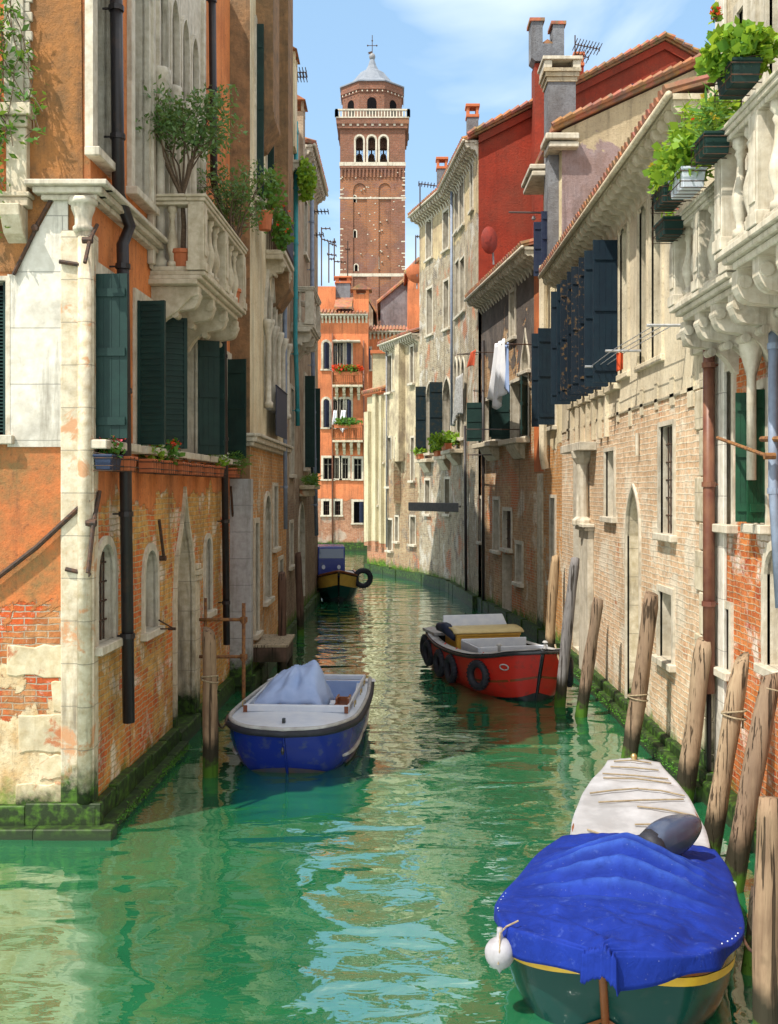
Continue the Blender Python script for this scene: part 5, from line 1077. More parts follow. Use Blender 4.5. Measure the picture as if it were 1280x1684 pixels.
m=MB(); m.lathe((-.55,1.0,.85),[(.03,0),(.03,.12),(.06,.14),(.03,.17)],8); part('mooring_bitt',m,M['grey_paint'],rb,smooth=True); m=MB(); m.lathe((.1,.15,1.0),[(.03,0),(.03,.12),(.06,.14),(.03,.17)],8); part('mooring_bitt',m,M['grey_paint'],rb)
def world(b,p): return Matrix.Rotation(b.rotation_euler.z,4,'Z')@Vector((p[0]*b.scale[0],p[1]*b.scale[1],p[2]*b.scale[2]))+Vector(b.location)
def tyre(c,axis,R,r,label,group,roped=True):
    axis=Vector(axis).normalized(); t=thing('tyre_fender',label,'tyre',c,0,group); u=axis.cross(Vector((0,0,1)))
    u.normalize(); w=u.cross(axis); m=MB(); m.tube([(u*math.cos(a)+w*math.sin(a))*R for a in [math.pi*2*i/24 for i in range(24)]],r,10,closed=True)
    for i in range(24):
        a=2*math.pi*i/24; q=(u*math.cos(a)+w*math.sin(a)); m.obox(q*(R+r*.86)-axis*r*.6-q*.0,axis*r*1.2,q*.014,(q.cross(axis))*.03)
    part('tread_ring',m,M['rubber'],t,smooth=True)
    if roped: part('rope_loop',MB().tube([w*(-R+.0)*-1+axis*.0,w*-(-R-.12)-axis*.05,w*(R+.2)-axis*.14],.014,6),M['hull_red'] ,t,smooth=True)
    return t
for (y,sd,lab) in ((1.05,-1,'black tyre hung beside the left cheek of the red bow'),(2.5,-1,'second black tyre from the bow along the red boat'),(3.4,-1,'third black tyre from the bow along the red boat'),(4.7,-1,'black tyre near the stern quarter of the red boat'),(5.35,-1,'sternmost black tyre, on the corner of the red boat'),(.75,1,'black tyre between the red bow and the grey post')):
    hb,zr,*_=interp(rt,y); a=sect(rt,y,sd*.85); n=Vector((sd,-.45 if y<1.2 else -.05,0)).normalized(); n=Matrix.Rotation(rx,3,'Z')@n; tyre(world(rb,a+Vector((sd*.06,-.02,-.12))),n,.205,.068,lab,'tyres hung round the red boat')
# ---- far boat
gb=boat('dark work boat with yellow stripe and blue cab in front of the orange house','boat',(-1.05,37.2,0),math.radians(4))
gt=[(0,.05,1.25,-.05,1.0,.35),(.4,.65,1.12,-.15,.9,.2),(1.2,1.05,.98,-.2,.7,.05),(2.5,1.15,.88,-.2,.6,0),(5,1.1,.85,-.2,.55,0),(6,1.0,.88,-.2,.5,0)]
gb.location=(-1.68,36.6,0); gb.scale=(.66,.8,.85)
part('hull',hull_mb(gt,n=30),M['hull_black'],gb,smooth=True); part('green_side',side_strip(gt,.45,.75,.006,30),M['hull_green'],gb,smooth=True); part('yellow_stripe',side_strip(gt,.75,.97,.008,30),M['ochre'],gb,smooth=True); part('rub_rail',MB().tube(rim(gt,0,.02,30),.05,8),M['varnish'],gb,smooth=True); part('foredeck',deck_mb(gt,.05,5.9,-.02,.08),M['grey_paint'],gb,smooth=True)
m=MB(); m.prism([(-1.05,1.5,.9),(-1.05,1.5,1.65),(-1.05,1.7,2.15),(-1.05,3.6,2.15),(-1.05,3.6,.9)],(1.42,0,0)); cb=part('cab',m,M['hull_blue'],gb,bevel=.04)
LOC[cb.name]=Vector((0,0,0))
m=MB(); m.prism([(-.97,1.51,1.68),(.29,1.51,1.68),(.29,1.66,2.05),(-.97,1.66,2.05)],(0,-.02,0)); part('windscreen',m,M['skyglass'],cb); m=MB()
for x in (-.75,.05): m.tube([(x,1.5,1.32),(x,1.46,1.32)],.09,12)
part('cab_lamp',m,M['boat_white'],cb)
tyre(world(gb,(1.28,1.0,.90)),(.2,-1,0),.26,.09,'black tyre at the right bow of the blue cabbed boat','tyre of the far boat',False)
# ================================================================== mooring posts and jetty
def post(top,base,wpx,Yb,mat,label,cat='mooring post',group='wooden mooring posts on the right bank',zb=-1.2,seed=0,cut=.25,Yt=None):
    b=onwater(*base) if Yb is None else Vector(((base[0]-CX)/F*Yb,Yb,0)); Yt=Yt or b.y+.0
    t=at(top[0],top[1],Yt); r=wpx/2/F*(b.y+t.y)/2; rs=random.Random(seed); d=(t-b); e=b+d*(zb/d.z); n=22; P=[];
    m=MB(); N=14; ux=Vector((1,0,0)); uy=Vector((0,1,0)); vs=[]
    for i in range(n+1):
        k=i/n; c=e.lerp(t,k)-b; c+=Vector((math.sin(k*5+seed)*.012,math.sin(k*4+seed*2)*.012,0)); rr=r*(1.08-.16*k+.04*math.sin(k*17+seed))
        if i==n: rr*=.82
        for j in range(N):
            a=2*math.pi*j/N; q=rr*(1+.15*mnoise.noise(Vector((math.cos(a)*1.4,math.sin(a)*1.4,k*5+seed*3)))); z=0
            if i>=n-1: z=cut*r*2*math.cos(a+seed)*.5
            vs.append(c+Vector((math.cos(a)*q,math.sin(a)*q,z)))
    m.add(vs,[(i*N+j,i*N+(j+1)%N,(i+1)*N+(j+1)%N,(i+1)*N+j) for i in range(n) for j in range(N)]+[tuple(range(n*N,n*N+N))])
    o=obj('mooring_post',m,mat,smooth=True); o.location=b; tag(o,label,cat,group); return o
W_=M
post((914,914),(903,1062),17,24.5,M['wood_pale'],'thin olive brown post right behind the red boat, farthest of the row',seed=1)
post((946,918),(921,1155),18,19.2,M['wood_grey'],'tall grey post to which the red bow is tied',seed=2)
post((983,984),(957,1180),20,18.3,M['wood'],'short leaning brown post just right of the tall grey one',seed=3)
post((1071,976),(1034,1256),27,15.1,M['wood'],'thick leaning brown post in front of the pointed blocked door',seed=4)
post((1160,1052),(1122,1320),31,13.3,M['wood_pale'],'pale stout post below the brown rain pipe, beside the white tarped boat',seed=5)
post((1222,1082),(1164,1430),33,11.2,M['wood_pale'],'pale post with a large knot, right of the outboard motor',seed=6,cut=.6)
post((1270,1108),(1203,1470),36,10.4,M['wood'],'long leaning grey brown post tied with a thin line near the right edge',seed=7)
post((1266,1312),(1262,1760),44,7.3,M['wood'],'thick upright post cut off by the right edge of the photo, nearest of all',seed=8,cut=.1)
post((1243,1460),(1232,1700),24,8.6,M['wood_dark'],'dark narrow stake behind the nearest right hand post',seed=9,Yt=9.0)
L='wooden mooring posts on the left bank'
post((343,1037),(347,1276),25,14.5,M['wood'],'brown post to the left of the blue hulled boat',group=L,seed=10,cut=.5)
post((464,942),(463,1112),15,22.3,M['wood_dark'],'dark reddish post beside the small jetty',group=L,seed=11)
post((491,909),(494,1045),12,28.5,M['wood_dark'],'slim pointed dark post farther along the left wall',group=L,seed=12)
je=thing('jetty','small wooden landing stage at the left wall behind the blue boat','jetty',(-2.35,21.6,0)); m=MB()
for i in range(8): y=20.9+i*.2; m.box(-2.8,y,.78,-1.93,y+.18,.83)
obj('deck_planks',m,M['plank'],je,bevel=.006); m=MB(); m.box(-2.78,20.92,.5,-1.96,21.0,.777); m.box(-2.78,22.3,.5,-1.96,22.4,.777); m.box(-2.05,20.98,.45,-1.96,22.35,.775); obj('deck_beam',m,M['wood_dark'],je)
for x,y in ((-2.7,21.0),(-2.02,21.0),(-2.02,22.3)): obj('leg',MB().tube([(x,y,-1),(x,y,.6)],.06,8),M['wood_dark'],je)
sc=thing('scaffold_frame','rusty iron pipe frame standing in the water behind the left brown post','pipe frame',(-2.5,16.6,0)); a=Vector((0,0,0)); Ys=16.6
pA=at(401,992,Ys); pB=at(401,1145,Ys); obj('upright_pipe',MB().tube([(pA.x,Ys,pA.z),(pA.x,Ys,-.9)],.028,8),M['rust'],sc,smooth=True)
for y in (1019,1080):
    q=at(328,y,Ys+.1); r=at(407,y,Ys+.06); obj('cross_pipe',MB().tube([q,r],.026,8),M['rust'],sc,smooth=True); m=MB(); m.tube([r-Vector((.02+.09,0,0)),r-Vector((.0,0,0))],.042,8); m.tube([Vector((pA.x,Ys,r.z-.05)),Vector((pA.x,Ys,r.z+.05))],.042,8); obj('pipe_clamp',m,M['rust'],sc)
x=at(336,1000,Ys).x; obj('upright_pipe',MB().tube([(x,Ys+.12,at(336,985,Ys).z),(x,Ys+.12,at(336,1100,Ys).z)],.024,8),M['rust'],sc,smooth=True)
# ropes
def rope(pts,r,label,sag=.1,mat=None,cat='rope'):
    P=[]; pts=[Vector(p) for p in pts]
    for a,b in zip(pts[:-1],pts[1:]):
        for i in range(10): k=i/10; q=a.lerp(b,k); q.z-=sag*4*k*(1-k); P.append(q)
    P.append(pts[-1]); o=obj('mooring_rope',MB().tube(P,r,6),mat or M['rope'],smooth=True); recenter(o); tag(o,label,cat); return o
rope([world(rb,(.35,.25,1.08)),at(930,1095,19.2),],.018,'pale rope tying the red bow to the tall grey post',.12)
rope([world(bb,(-.9,.55,.76)),at(357,1180,14.5),at(352,1240,14.5)],.014,'dark rope from the blue hulled boat to the left brown post',.15,M['wood_dark'])
rope([world(fb,(.86,2.1,.5)),at(1190,1450,10.2)],.02,'pale green hose looped from the blue covered boat to the leaning post',.12,plain('pale_green_hose',(.45,.62,.50),rough=.4),'hose')
rope([world(fb,(.9,1.0,.55)),at(1255,1555,7.5)],.012,'dark rope from the blue covered boat to the nearest right post',.1,M['iron'])
rope([at(1262,1128,10.35)+Vector((-.05,-.12,0)),at(1284,1135,10.3)+Vector((0,-.12,0))],.008,'thin pale line wrapped on the long leaning post',.0)
for (p,q,lab,Y0) in (((1049,1150),30,'rope wound twice round the thick post before the pointed blocked door',15.1),((1207,1180),36,'rope wound twice round the pale knotted post',11.2),((345,1120),26,'old rope wound round the brown post beside the blue hulled boat',14.5)):
    c=at(p[0],p[1],Y0); R_=q/2/F*Y0*1.06; P=[]
    for i in range(49): a=i/48*4*math.pi+.4; P.append(c+Vector((math.cos(a)*R_,math.sin(a)*R_,.04*math.sin(a*.7)+.012*i/12)))
    P.append(P[-1]+Vector((-.01,-.02,-.18))); o=obj('rope',MB().tube(P,.011,6),M['rope'],smooth=True); recenter(o); tag(o,lab,'rope')
# ================================================================== plants, flower boxes, laundry, antennas
def planter(name,label,P,t,n,L,d,h,mat,leafm,kind,size,nl,r,bl=None,basket=True,group=None,cat='flower box',droop=0,bn=26):
    "P: wall side centre of the base"
    g=thing(name,label,cat,P,0,group); t=Vector(t); n=Vector(n); P=Vector(P); m=MB(); z=Vector((0,0,1))
    o=P-t*L/2; v=[o+t*.02+n*.02,o+t*(L-.02)+n*.02,o+t*(L-.02)+n*(d-.02),o+t*.02+n*(d-.02)]; w=[o,o+t*L,o+t*L+n*d,o+n*d]; w=[q+z*h for q in w]
    m.add(v+w,[(0,3,2,1),(0,1,5,4),(1,2,6,5),(2,3,7,6),(3,0,4,7)]); m.obox(o-t*.01-n*.01+z*(h-.03),t*(L+.02),n*(d+.02),z*.03); obj('pot',m,mat,g,bevel=.006)
    if basket:
        m=MB(); e=.015
        for zz in (.25*h,.75*h): m.tube([o-t*e+z*zz,o-t*e+n*(d+e)+z*zz,o+t*(L+e)+n*(d+e)+z*zz,o+t*(L+e)+z*zz],.006,5)
        k=max(2,int(L/.12))
        for i in range(k+1): s=L*i/k; m.tube([o+t*s+z*(h+.02),o+t*s+n*(d+e)+z*(h*.9),o+t*s+n*(d+e)-z*.01,o+t*s-z*.01],.005,5)
        obj('wire_basket',m,M['iron'],g)
    m=MB(); c=P+n*d/2+z*(h+r[2]*.55); leaves(m,c,r,nl,size,kind,.6,droop); obj('leaves',m,leafm,g)
    if bl:
        m=MB(); blooms(m,c+z*r[2]*.45,(r[0]*.85,r[1]*.9,r[2]*.6),bn,size*.45); obj('flowers',m,bl,g)
    return g
gL='flower boxes under the shuttered windows of the orange palace'
navyp=plain('navy_planter',(.02,.035,.08),rough=.5)
for px,py,L,mt,lm,bl,nl,rr,lab,sz in ((178,752,.42,navyp,M['darkleaf'],M['pink'],160,(.2,.12,.12),'navy flower box with pink flowers under the first left shutter',.06),(206,755,.34,M['terracotta'],M['bark'],None,20,(.1,.08,.04),'nearly empty terracotta flower box behind the black rain pipe',.04),
   (247,758,.5,M['terracotta'],M['leaf'],M['whitep'],150,(.2,.12,.12),'terracotta flower box with small white flowers',.06),(272,755,.5,M['terracotta'],M['darkleaf'],M['red'],260,(.24,.14,.18),'terracotta flower box with bright red geraniums',.07),
   (296,758,.5,M['terracotta'],M['bark'],None,20,(.2,.08,.03),'bare terracotta box right of the red geraniums',.04),(318,760,.55,M['terracotta'],M['bark'],None,20,(.2,.08,.03),'second bare terracotta box below the dark open shutter',.04),(338,764,.55,M['terracotta'],M['bark'],None,20,(.2,.08,.03),'third bare terracotta box, before the white flowered one',.04),
   (356,765,.5,M['terracotta'],M['leaf'],M['whitep'],150,(.24,.12,.14),'terracotta box with white flowers and pale leaves at the far shutters',.07),(383,770,.55,M['terracotta'],M['darkleaf'],None,700,(.3,.2,.2),'terracotta box with a feathery dark green bush, last of the left row',.10)):
    s,_=WS.hit(px,py,.15); P=WS.pt(s,.05,4.02); planter('flower_box',lab,P,WS.t,WS.n,L,.2,.17,mt,lm,'needle' if 'feathery' in lab else 'ball',sz,nl,rr,bl,group=gL)
# bonsai-like olive tree on the balcony and its neighbour
def tree(label,base,h,crown,nl,size,mat,seed,cat='small tree',cr=(.62,.5,.5),group='potted olive trees on the left balcony'):
    g=thing('olive_tree',label,cat,base,0,group); rs=random.Random(seed); b=Vector(base); m=MB(); c=Vector(crown); tips=[]
    fork=b.lerp(c,.45)+Vector((0,0,.0)); m.tube([b,b.lerp(fork,.5)+Vector((.02,0,0)),fork],[.04,.034,.03],8)
    for i in range(13):
        e=c+Vector((rs.uniform(-1,1)*cr[0],rs.uniform(-1,1)*cr[1],rs.uniform(-.8,1)*cr[2]))*.75; q=fork.lerp(e,.5)+Vector((rs.uniform(-.1,.1),rs.uniform(-.1,.1),.05)); m.tube([fork,q,e],[.02,.013,.005],6); tips.append(e)
        for k in range(4): f=e+Vector((rs.uniform(-.25,.25),rs.uniform(-.25,.25),rs.uniform(-.15,.25))); m.tube([q.lerp(e,.5+k*.1),f],[.007,.003],4); tips.append(f)
    obj('trunk',m,M['bark'],g); m=MB()
    for t in tips: leaves(m,t,(.22,.2,.17),nl,size,'olive',1.0)
    obj('crown',m,mat,g); m=MB(); m.lathe(b-Vector((0,0,.3)),[(.13,0),(.17,.28),(.19,.29),(.19,.34),(.16,.34),(.15,.3)],14); obj('plant_pot',m,M['terracotta'],g); return g
b=WS.pp(301,300,.40); tree('leafy olive tree in a pot on the white balcony, with a bare forked stem',(b.x,b.y,7.0),1.6,(b.x-.02,b.y,8.68),62,.075,M['olive'],4,cr=(.62,.5,.46))
b=WS.pp(385,300,.5); tree('bushy grey green olive shrub at the far end of the white balcony',(b.x,b.y-.5,7.0),1.6,(b.x+.1,b.y-.4,8.4),48,.07,M['olive'],6,cr=(.55,.8,.6))
v=thing('climbing_plant','green climbing plant trailing over the stone strip at the top left corner','climber',(-4.35,11.95,6.8)); m=MB(); mv=MB()
for i in range(9):
    rs=random.Random(i); P=[]; x=-4.35+rs.uniform(0,.3); z=8.9+rs.uniform(-.6,.4)
    for k in range(9): P.append(Vector((x,11.9-.05*math.sin(k),z))); x+=rs.uniform(-.10,.13); z-=rs.uniform(.05,.3)
    mv.tube(P,.006,5)
    for q in P: leaves(m,q,(.12,.1,.12),10,.09,'olive',.7)
for z in (8.6,8.0,7.5,7.0,6.75): leaves(m,(-4.3,11.9,z),(.2,.15,.28),75,.09,'olive',.7)
obj('stems',mv,M['bark'],v); obj('leaves',m,M['darkleaf'],v)
# other greenery on the left
def bush(label,c,r,n,size,mat,kind='ball',bl=None,cat='plant',droop=0,name='hanging_plant'):
    g=thing(name,label,cat,Vector(c)-Vector((0,0,r[2]))); m=MB(); leaves(m,c,r,n,size,kind,.6,droop); obj('leaves',m,mat,g); m=MB()
    for i in range(7): m.tube([Vector(c)-Vector((0,0,r[2]*.9)),Vector(c)+Vector((rnd(-1,1)*r[0]*.6,rnd(-1,1)*r[1]*.6,rnd(-.5,.8)*r[2]))],.006,4)
    obj('stems',m,M['bark'],g)
    if bl: m=MB(); blooms(m,c,r,14,size*.5); obj('flowers',m,bl,g)
    return g
b=WC.pp(447,305,.3); bush('leafy shrub growing on the small railed balcony of the cream house',(b.x,b.y,9.6),(.26,.6,.5),620,.09,M['darkleaf'])
b=WC.pp(464,378,.5); bush('drooping green plant with red blooms under the navy railing panel',(b.x,b.y,b.z),(.18,.35,.42),700,.08,M['darkleaf'],bl=M['red'],droop=.6)
m=MB(); m.lathe(WC.pp(436,370,.25)-Vector((0,0,.1)),[(.11,0),(.15,.3),(.16,.31),(.16,.35),(.13,.35)],12); tag(recenter(obj('plant_pot',m,M['terracotta'],smooth=False)),'terracotta pot standing on the small railed balcony of the cream house','plant pot')
b=WG.pp(505,295,.45); bush('bright green plant hanging high on the old grey house near the gutter',(b.x,b.y,b.z),(.22,.7,.55),1100,.11,M['leaf'],droop=.5)
b=WG.pp(512,800,.3); bush('grassy tuft growing on the stone door canopy of the grey house',(b.x,b.y,4.05),(.2,.8,.18),600,.16,M['darkleaf'],kind='needle')
# right balcony baskets
def bk(px,py,Y,L,mat,lm,kind,size,nl,r,bl,lab,pot=None):
    P=at(px,py,Y); return planter('hanging_basket',lab,P,(0,-1,0),(-1,0,0),L,.24,.2,pot or M['green'],lm,kind,size,nl,r,bl,group='flower baskets on the right balconies',bn=10)
bk(1238,150,9.3,.46,0,M['leaf'],'ball',.085,1500,(.30,.34,.20),None,'dark green box of lush geranium leaves at the top right')
bk(1192,262,10.2,.40,0,M['darkleaf'],'needle',.14,260,(.12,.2,.28),None,'dark green box with thin upright stems on the balcony rail')
bk(1150,318,11.0,.5,0,M['leaf'],'ball',.08,1300,(.28,.42,.30),M['red'],'white and green box overflowing with leaves and a red bloom',M['boat_white'])
bk(1118,340,12.0,.5,0,M['leaf'],'ball',.08,700,(.20,.3,.24),M['yellowp'],'wire basket with yellow green foliage beyond the white pot')
bk(1118,392,12.6,.45,0,M['leaf'],'ball',.05,60,(.1,.15,.10),M['pink'],'small nearly empty wire basket at the far end of the balcony')
bush('feathery light green shrub rising behind the balcony baskets',at(1150,225,11.4),(.26,.35,.42),1500,.12,M['leaf'],kind='needle',name='shrub'); bush('thin yellow green stems between the two larger balcony boxes',at(1190,200,10.6),(.22,.2,.30),500,.08,M['leaf'],bl=M['yellowp'],name='shrub')
g=bush('single red geranium head above the top right flower box',at(1178,25,9.4),(.05,.05,.06),60,.05,M['leaf'],bl=M['red'],name='geranium')
# flowers on the far shelves
for P,lab in ((SH1[0],'small terracotta pot with green plant on the left stone shelf'),(SH2[0],'small terracotta pot with green plant on the middle stone shelf')):
    planter('flower_pot',lab,P+Vector((0,.2,0)),WA.t,WA.n,.5,.22,.2,M['terracotta'],M['leaf'],'ball',.1,260,(.32,.25,.18),None,basket=False,cat='flower pot')
planter('flower_pot','wide pot with bright green leafy plants on the right stone shelf',SH3[0],WB.t,WB.n,1.0,.24,.22,M['terracotta'],M['leaf'],'ball',.13,700,(.7,.45,.28),None,basket=False,cat='flower pot')
# orange house flowers
for B_,lab,lm,bl in ((BA,'long flower box of red geraniums on the upper iron balcony','leaf',M['red']),(BB,'long green flower box on the lower iron balcony','leaf',None)):
    a,b,zb,zt=B_; c=WO.pt((a+b)/2,.75,zt-.2); g=planter('flower_box',lab,c,WO.t,WO.n,(b-a)*.9,.22,.2,M['terracotta'],M['darkleaf'],'ball',.16,500,((b-a)*.46,.25,.28),bl,basket=False); 
    if bl: 
        m=MB(); blooms(m,c+Vector((0,0,.35)),((b-a)*.5,.3,.22),170,.12); obj('flowers',m,bl,g)
def cloth(label,Wl,px0,px1,y0,y1,off,mat,name='laundry',folds=6,amp=.06,taper=.3,seed=1,group=None):
    a,zt=Wl.hit(px0,y0,off); b,_=Wl.hit(px1,y0,off); zb=Wl.hit((px0+px1)/2,y1,off)[1]; L=b-a
    def fn(u,v):
        s=a+L*(.5+(u-.5)*(1-taper*(1-v)))-L*.25*v; return Wl.pt(s,off+amp*math.sin(u*folds*math.pi+v*1.5)*(.4+.6*v),zt+(zb-zt)*v*(1-.22*abs(math.sin(u*2.3+seed))*v))
    o=obj(name,MB().grid(fn,40,16),mat,smooth=True,solid=.004); recenter(o); return tag(o,label,name,group)
def rack(label,Wl,pts,off=.7,r=.02,arms=True,mat=None):
    g=thing('drying_rack',label,'drying rack',Wl.pp(*pts[0],off)); m=MB(); P=[Wl.pp(x,y,off) for x,y in pts]; m.tube(P,r,6); obj('rail',m,mat or M['iron'],g)
    if arms:
        m=MB()
        for p in (P[0].lerp(P[-1],.1),P[0].lerp(P[-1],.9)): m.tube([p,p-Wl.n*off],r*.9,6)
        obj('arm',m,mat or M['iron'],g)
    return g
rack('iron drying rail holding white sheets on the dark brick house',WD,[(812,566),(845,566)],.6); cloth('long white sheet hanging from the rail on the dark brick house',WD,812,834,568,672,.62,M['linen'],folds=5,seed=2,amp=.10)
cloth('pale blue towel hanging beside the long white sheet',WD,828,838,568,650,.55,M['tarp_pale'],folds=3,amp=.04,seed=4)
rack('thin drying rail below the ochre house with an orange cloth',WB,[(752,583),(790,579)],.6,.015); cloth('small orange cloth on the thin rail between the two houses',WB,772,785,582,604,.62,M['orange_cloth'],folds=2,amp=.03)
cloth('crumpled greyish lace hanging over a tall window of the ochre house',WB,749,763,622,698,.16,plain('grey_lace',(.46,.45,.44),(.25,.24,.22),rough=.9,sc=14),folds=9,amp=.05,taper=.2,seed=3)
rack('long iron rail crossing the dark brick house below the windows',WD,[(768,706),(826,706)],.6,.02); rack('iron rail over the stone shelf of the dark brick house',WD,[(770,748),(795,748)],.5,.02)
cloth('white sheet hanging in the lower balcony of the orange house',WO,560,571,675,712,.3,M['linen'],folds=3,seed=5,amp=.1); cloth('small white cloth beside the lower balcony sheet',WO,548,555,675,700,.3,M['linen'],folds=2,seed=6,amp=.1)
g=thing('drying_rack','pale metal drying rack with three crossbars on the cream render wall','drying rack',WU.pp(1018,590,.5))
al=plain('aluminium',(.55,.56,.58),metal=.5,rough=.4)
for (x0,x1,y) in ((967,1010,603),(1001,1068,577),(1070,1113,535)): 
    a=WU.pp(x0,y,.5); b=WU.pp(x1,y,.02); zz=(a.z+b.z)/2; obj('crossbar',MB().tube([Vector((3.40,a.y,a.z)),Vector((3.96,a.y,a.z))],.022,6),al,g)
ya=[WU.pp(967,603,.5),WU.pp(1001,577,.5),WU.pp(1070,535,.5)]
for x in (3.5,3.62,3.74): obj('line_wire',MB().tube([Vector((x,q.y,q.z)) for q in ya],.007,5),al,g)
q=ya[1]; m=MB()
cl=MB().grid(lambda u,v:Vector((3.58+.10*u,q.y+.02*math.sin(u*9),q.z-.03-.30*v*(1-.15*u))),8,10); tag(recenter(obj('laundry',cl,M['orange_cloth'],smooth=True,solid=.004)),'orange cloth pegged to the pale metal drying rack on the right','laundry')
# antennas
def antenna(label,px,py0,py1,Y,arms,group='rooftop television aerials'):
    t=at(px,py0,Y); b=at(px,py1,Y); g=thing('antenna',label,'antenna',b,0,group); obj('mast',MB().tube([b,t],.0011*Y*.55,5),M['iron'],g)
    for (dx0,dx1,y,tilt) in arms:
        m=MB(); p=at(px+dx0,y,Y); q=at(px+dx1,y+tilt,Y); m.tube([p,q],.0009*Y*.6,5); n=max(2,int(abs(dx1-dx0)/5))
        for i in range(n+1): c=p.lerp(q,i/n); m.tube([c-Vector((0,.35,.0)),c+Vector((0,.35,0))],.0004*Y,4); m.tube([c-Vector((0,0,.05)),c+Vector((0,0,.05))],.0004*Y,4)
        obj('aerial_arm',m,M['iron'],g)
antenna('aerial with two slanted arms beside the grey square chimney',946,58,205,26,[(0,40,73,8),(0,22,88,7)])
antenna('aerial behind the left end of the tall house roof',691,302,345,43,[(-2,28,302,4)]); antenna('thin aerial below the eave of the tall house',684,388,450,60,[(0,6,389,0)])
antenna('aerial with three arms, leftmost over the orange house',529,374,470,72,[(0,14,376,0),(0,20,393,6)]); antenna('aerial with four short arms over the orange house',541,399,465,72,[(0,12,400,4),(-2,12,418,2),(0,8,426,0)]); antenna('tall plain aerial right of the four armed one',550,392,462,74,[(-2,2,398,0),(0,18,430,1)])
antenna('aerial on the old grey house reaching over the canal',516,345,370,36,[(-4,24,348,0)]); antenna('short aerial arm on the grey house gutter',514,384,400,36,[(-4,18,387,-1)]); antenna('thin aerial in front of the tower foot',572,396,462,76,[(-3,3,410,0)])
antenna('open loop aerial under the first roof hat on the left',484,118,150,29,[(0,20,119,0),(0,20,127,0)])
d=thing('satellite_dish','red satellite dish on a pole before the dark red gable wall','satellite dish',at(812,430,33.5)); m=MB(); c=at(805,395,33.5); N=20
dv=[c+Vector((0,.12,0))]+[c+Vector((.26*math.cos(2*math.pi*i/N),.10*math.cos(2*math.pi*i/N),.42*math.sin(2*math.pi*i/N))) for i in range(N)]; m.add(dv,[(0,i+1,(i+1)%N+1) for i in range(N)]); obj('dish',m,plain('dark_red_dish',(.28,.035,.02),(.2,.03,.02)),d,smooth=True,solid=.02); obj('pole',MB().tube([at(812,435,33.6),c+Vector((.1,.15,0))],.03,6),M['lead'],d)
d=thing('satellite_dish','orange red satellite dish left of the tall house, in front of the sky','satellite dish',at(684,470,52)); m=MB(); c=at(686,450,52); dv=[c+Vector((0,.2,0))]+[c+Vector((.5*math.cos(2*math.pi*i/N),.2*math.cos(2*math.pi*i/N),.45*math.sin(2*math.pi*i/N))) for i in range(N)]; m.add(dv,[(0,i+1,(i+1)%N+1) for i in range(N)]); obj('dish',m,M['terracotta'],d,smooth=True,solid=.03); obj('pole',MB().tube([at(686,475,52),c+Vector((0,.2,0))],.04,6),M['lead'],d)
# dark board and rods
a=WA.rect(700,826,740,840); s0=at(672,833,41.5); s1=at(756,833,39.0); m=MB(); m.obox((s0.x,s0.y,s0.z-.16),Vector((s1.x-s0.x,s1.y-s0.y,0)),(0,.35,0),(0,0,.32)); g=thing('beam','dark horizontal board sticking out over the canal before the tall house','beam',s0); obj('board',m,M['sash_dark'],g,bevel=.02); obj('bracket',MB().tube([s1,WB.pp(758,833,0.0)],.04,6),M['iron'],g)
s0=at(838,349,30); m=MB(); m.tube([s0,at(895,350,26.5)],.03,6); g=thing('flag_rod','thin black rod with a small bulb before the dark red gable wall','rod',s0); obj('rod',m,M['iron'],g); c=at(878,356,27.6); m=MB(); m.lathe(c-Vector((0,0,.1)),[(.02,0),(.05,.03),(.05,.07),(.015,.12)],8); obj('bulb',m,M['lead'],g)
# moss along the water line of both banks, uncountable
m=MB(); 
for (p,q,o,z) in (((-3.05,12.2),(XL(15.9)+.26,15.9),0,.12),((3.72,13.5),(3.72,25),0,.2)):
    a=Vector((p[0],p[1],z)); b=Vector((q[0],q[1],z))
    for i in range(1500): c=a.lerp(b,rnd(0,1)); leaves(m,c+Vector((rnd(-.06,.03),0,rnd(-.08,-.01))),(.02,.03,.012),2,.018,'ball',.3)
o=obj('moss',m,M['moss']); o['kind']='stuff'
# ================================================================== WATER, LAND, SKY, LIGHT, CAMERA
k=NT('canal_water'); p=k.pos(); pv=k.vmul(p,(1.0,1.5,1)); d1=k.noise(k.vmul(p,(.9,1.7,1)),.95,1,.4,.5); d2=k.noise(k.vmul(p,(1,1.9,1)),2.9,2,.45,.5); d3=k.noise(k.vmul(p,(1,1.6,1)),9,2,.5)
patch=k.ramp(k.noise(p,.22,2),.35,.65,.35,1.0)
h=k.ma('ADD',k.ma('MULTIPLY',d1,1.0),k.ma('ADD',k.ma('MULTIPLY',k.ma('MULTIPLY',d2,.20),patch),k.ma('MULTIPLY',k.ma('MULTIPLY',d3,.03),patch))); k.bump(h,1.0,.052)
wc=k.mix(k.ramp(k.noise(p,.35,4),.35,.65),(.008,.095,.038),(.013,.125,.048))
k.set(wc,.0,0,0.0); k.b.inputs['IOR'].default_value=1.33; gl=k.n('ShaderNodeBsdfGlossy',{'Color':(.93,1,.97,1),'Roughness':.0}); bn=[x for x in k.t.nodes if x.type=='BUMP'][0]
k.t.links.new(bn.outputs[0],gl.inputs['Normal']); fr=k.n('ShaderNodeFresnel',{'IOR':1.5,'Normal':bn.outputs[0]}).outputs[0]; ms=k.n('ShaderNodeMixShader',{0:k.ma('ADD',k.ma('MULTIPLY',fr,.9),.25,clamp=True),1:k.b.outputs[0],2:gl.outputs[0]}); k.t.links.new(ms.outputs[0],k.out.inputs['Surface']); MW=k.m
m=MB(); m.add([(-150,-40,0),(150,-40,0),(150,400,0),(-150,400,0)],[(0,1,2,3)]); struct('water',m,MW)
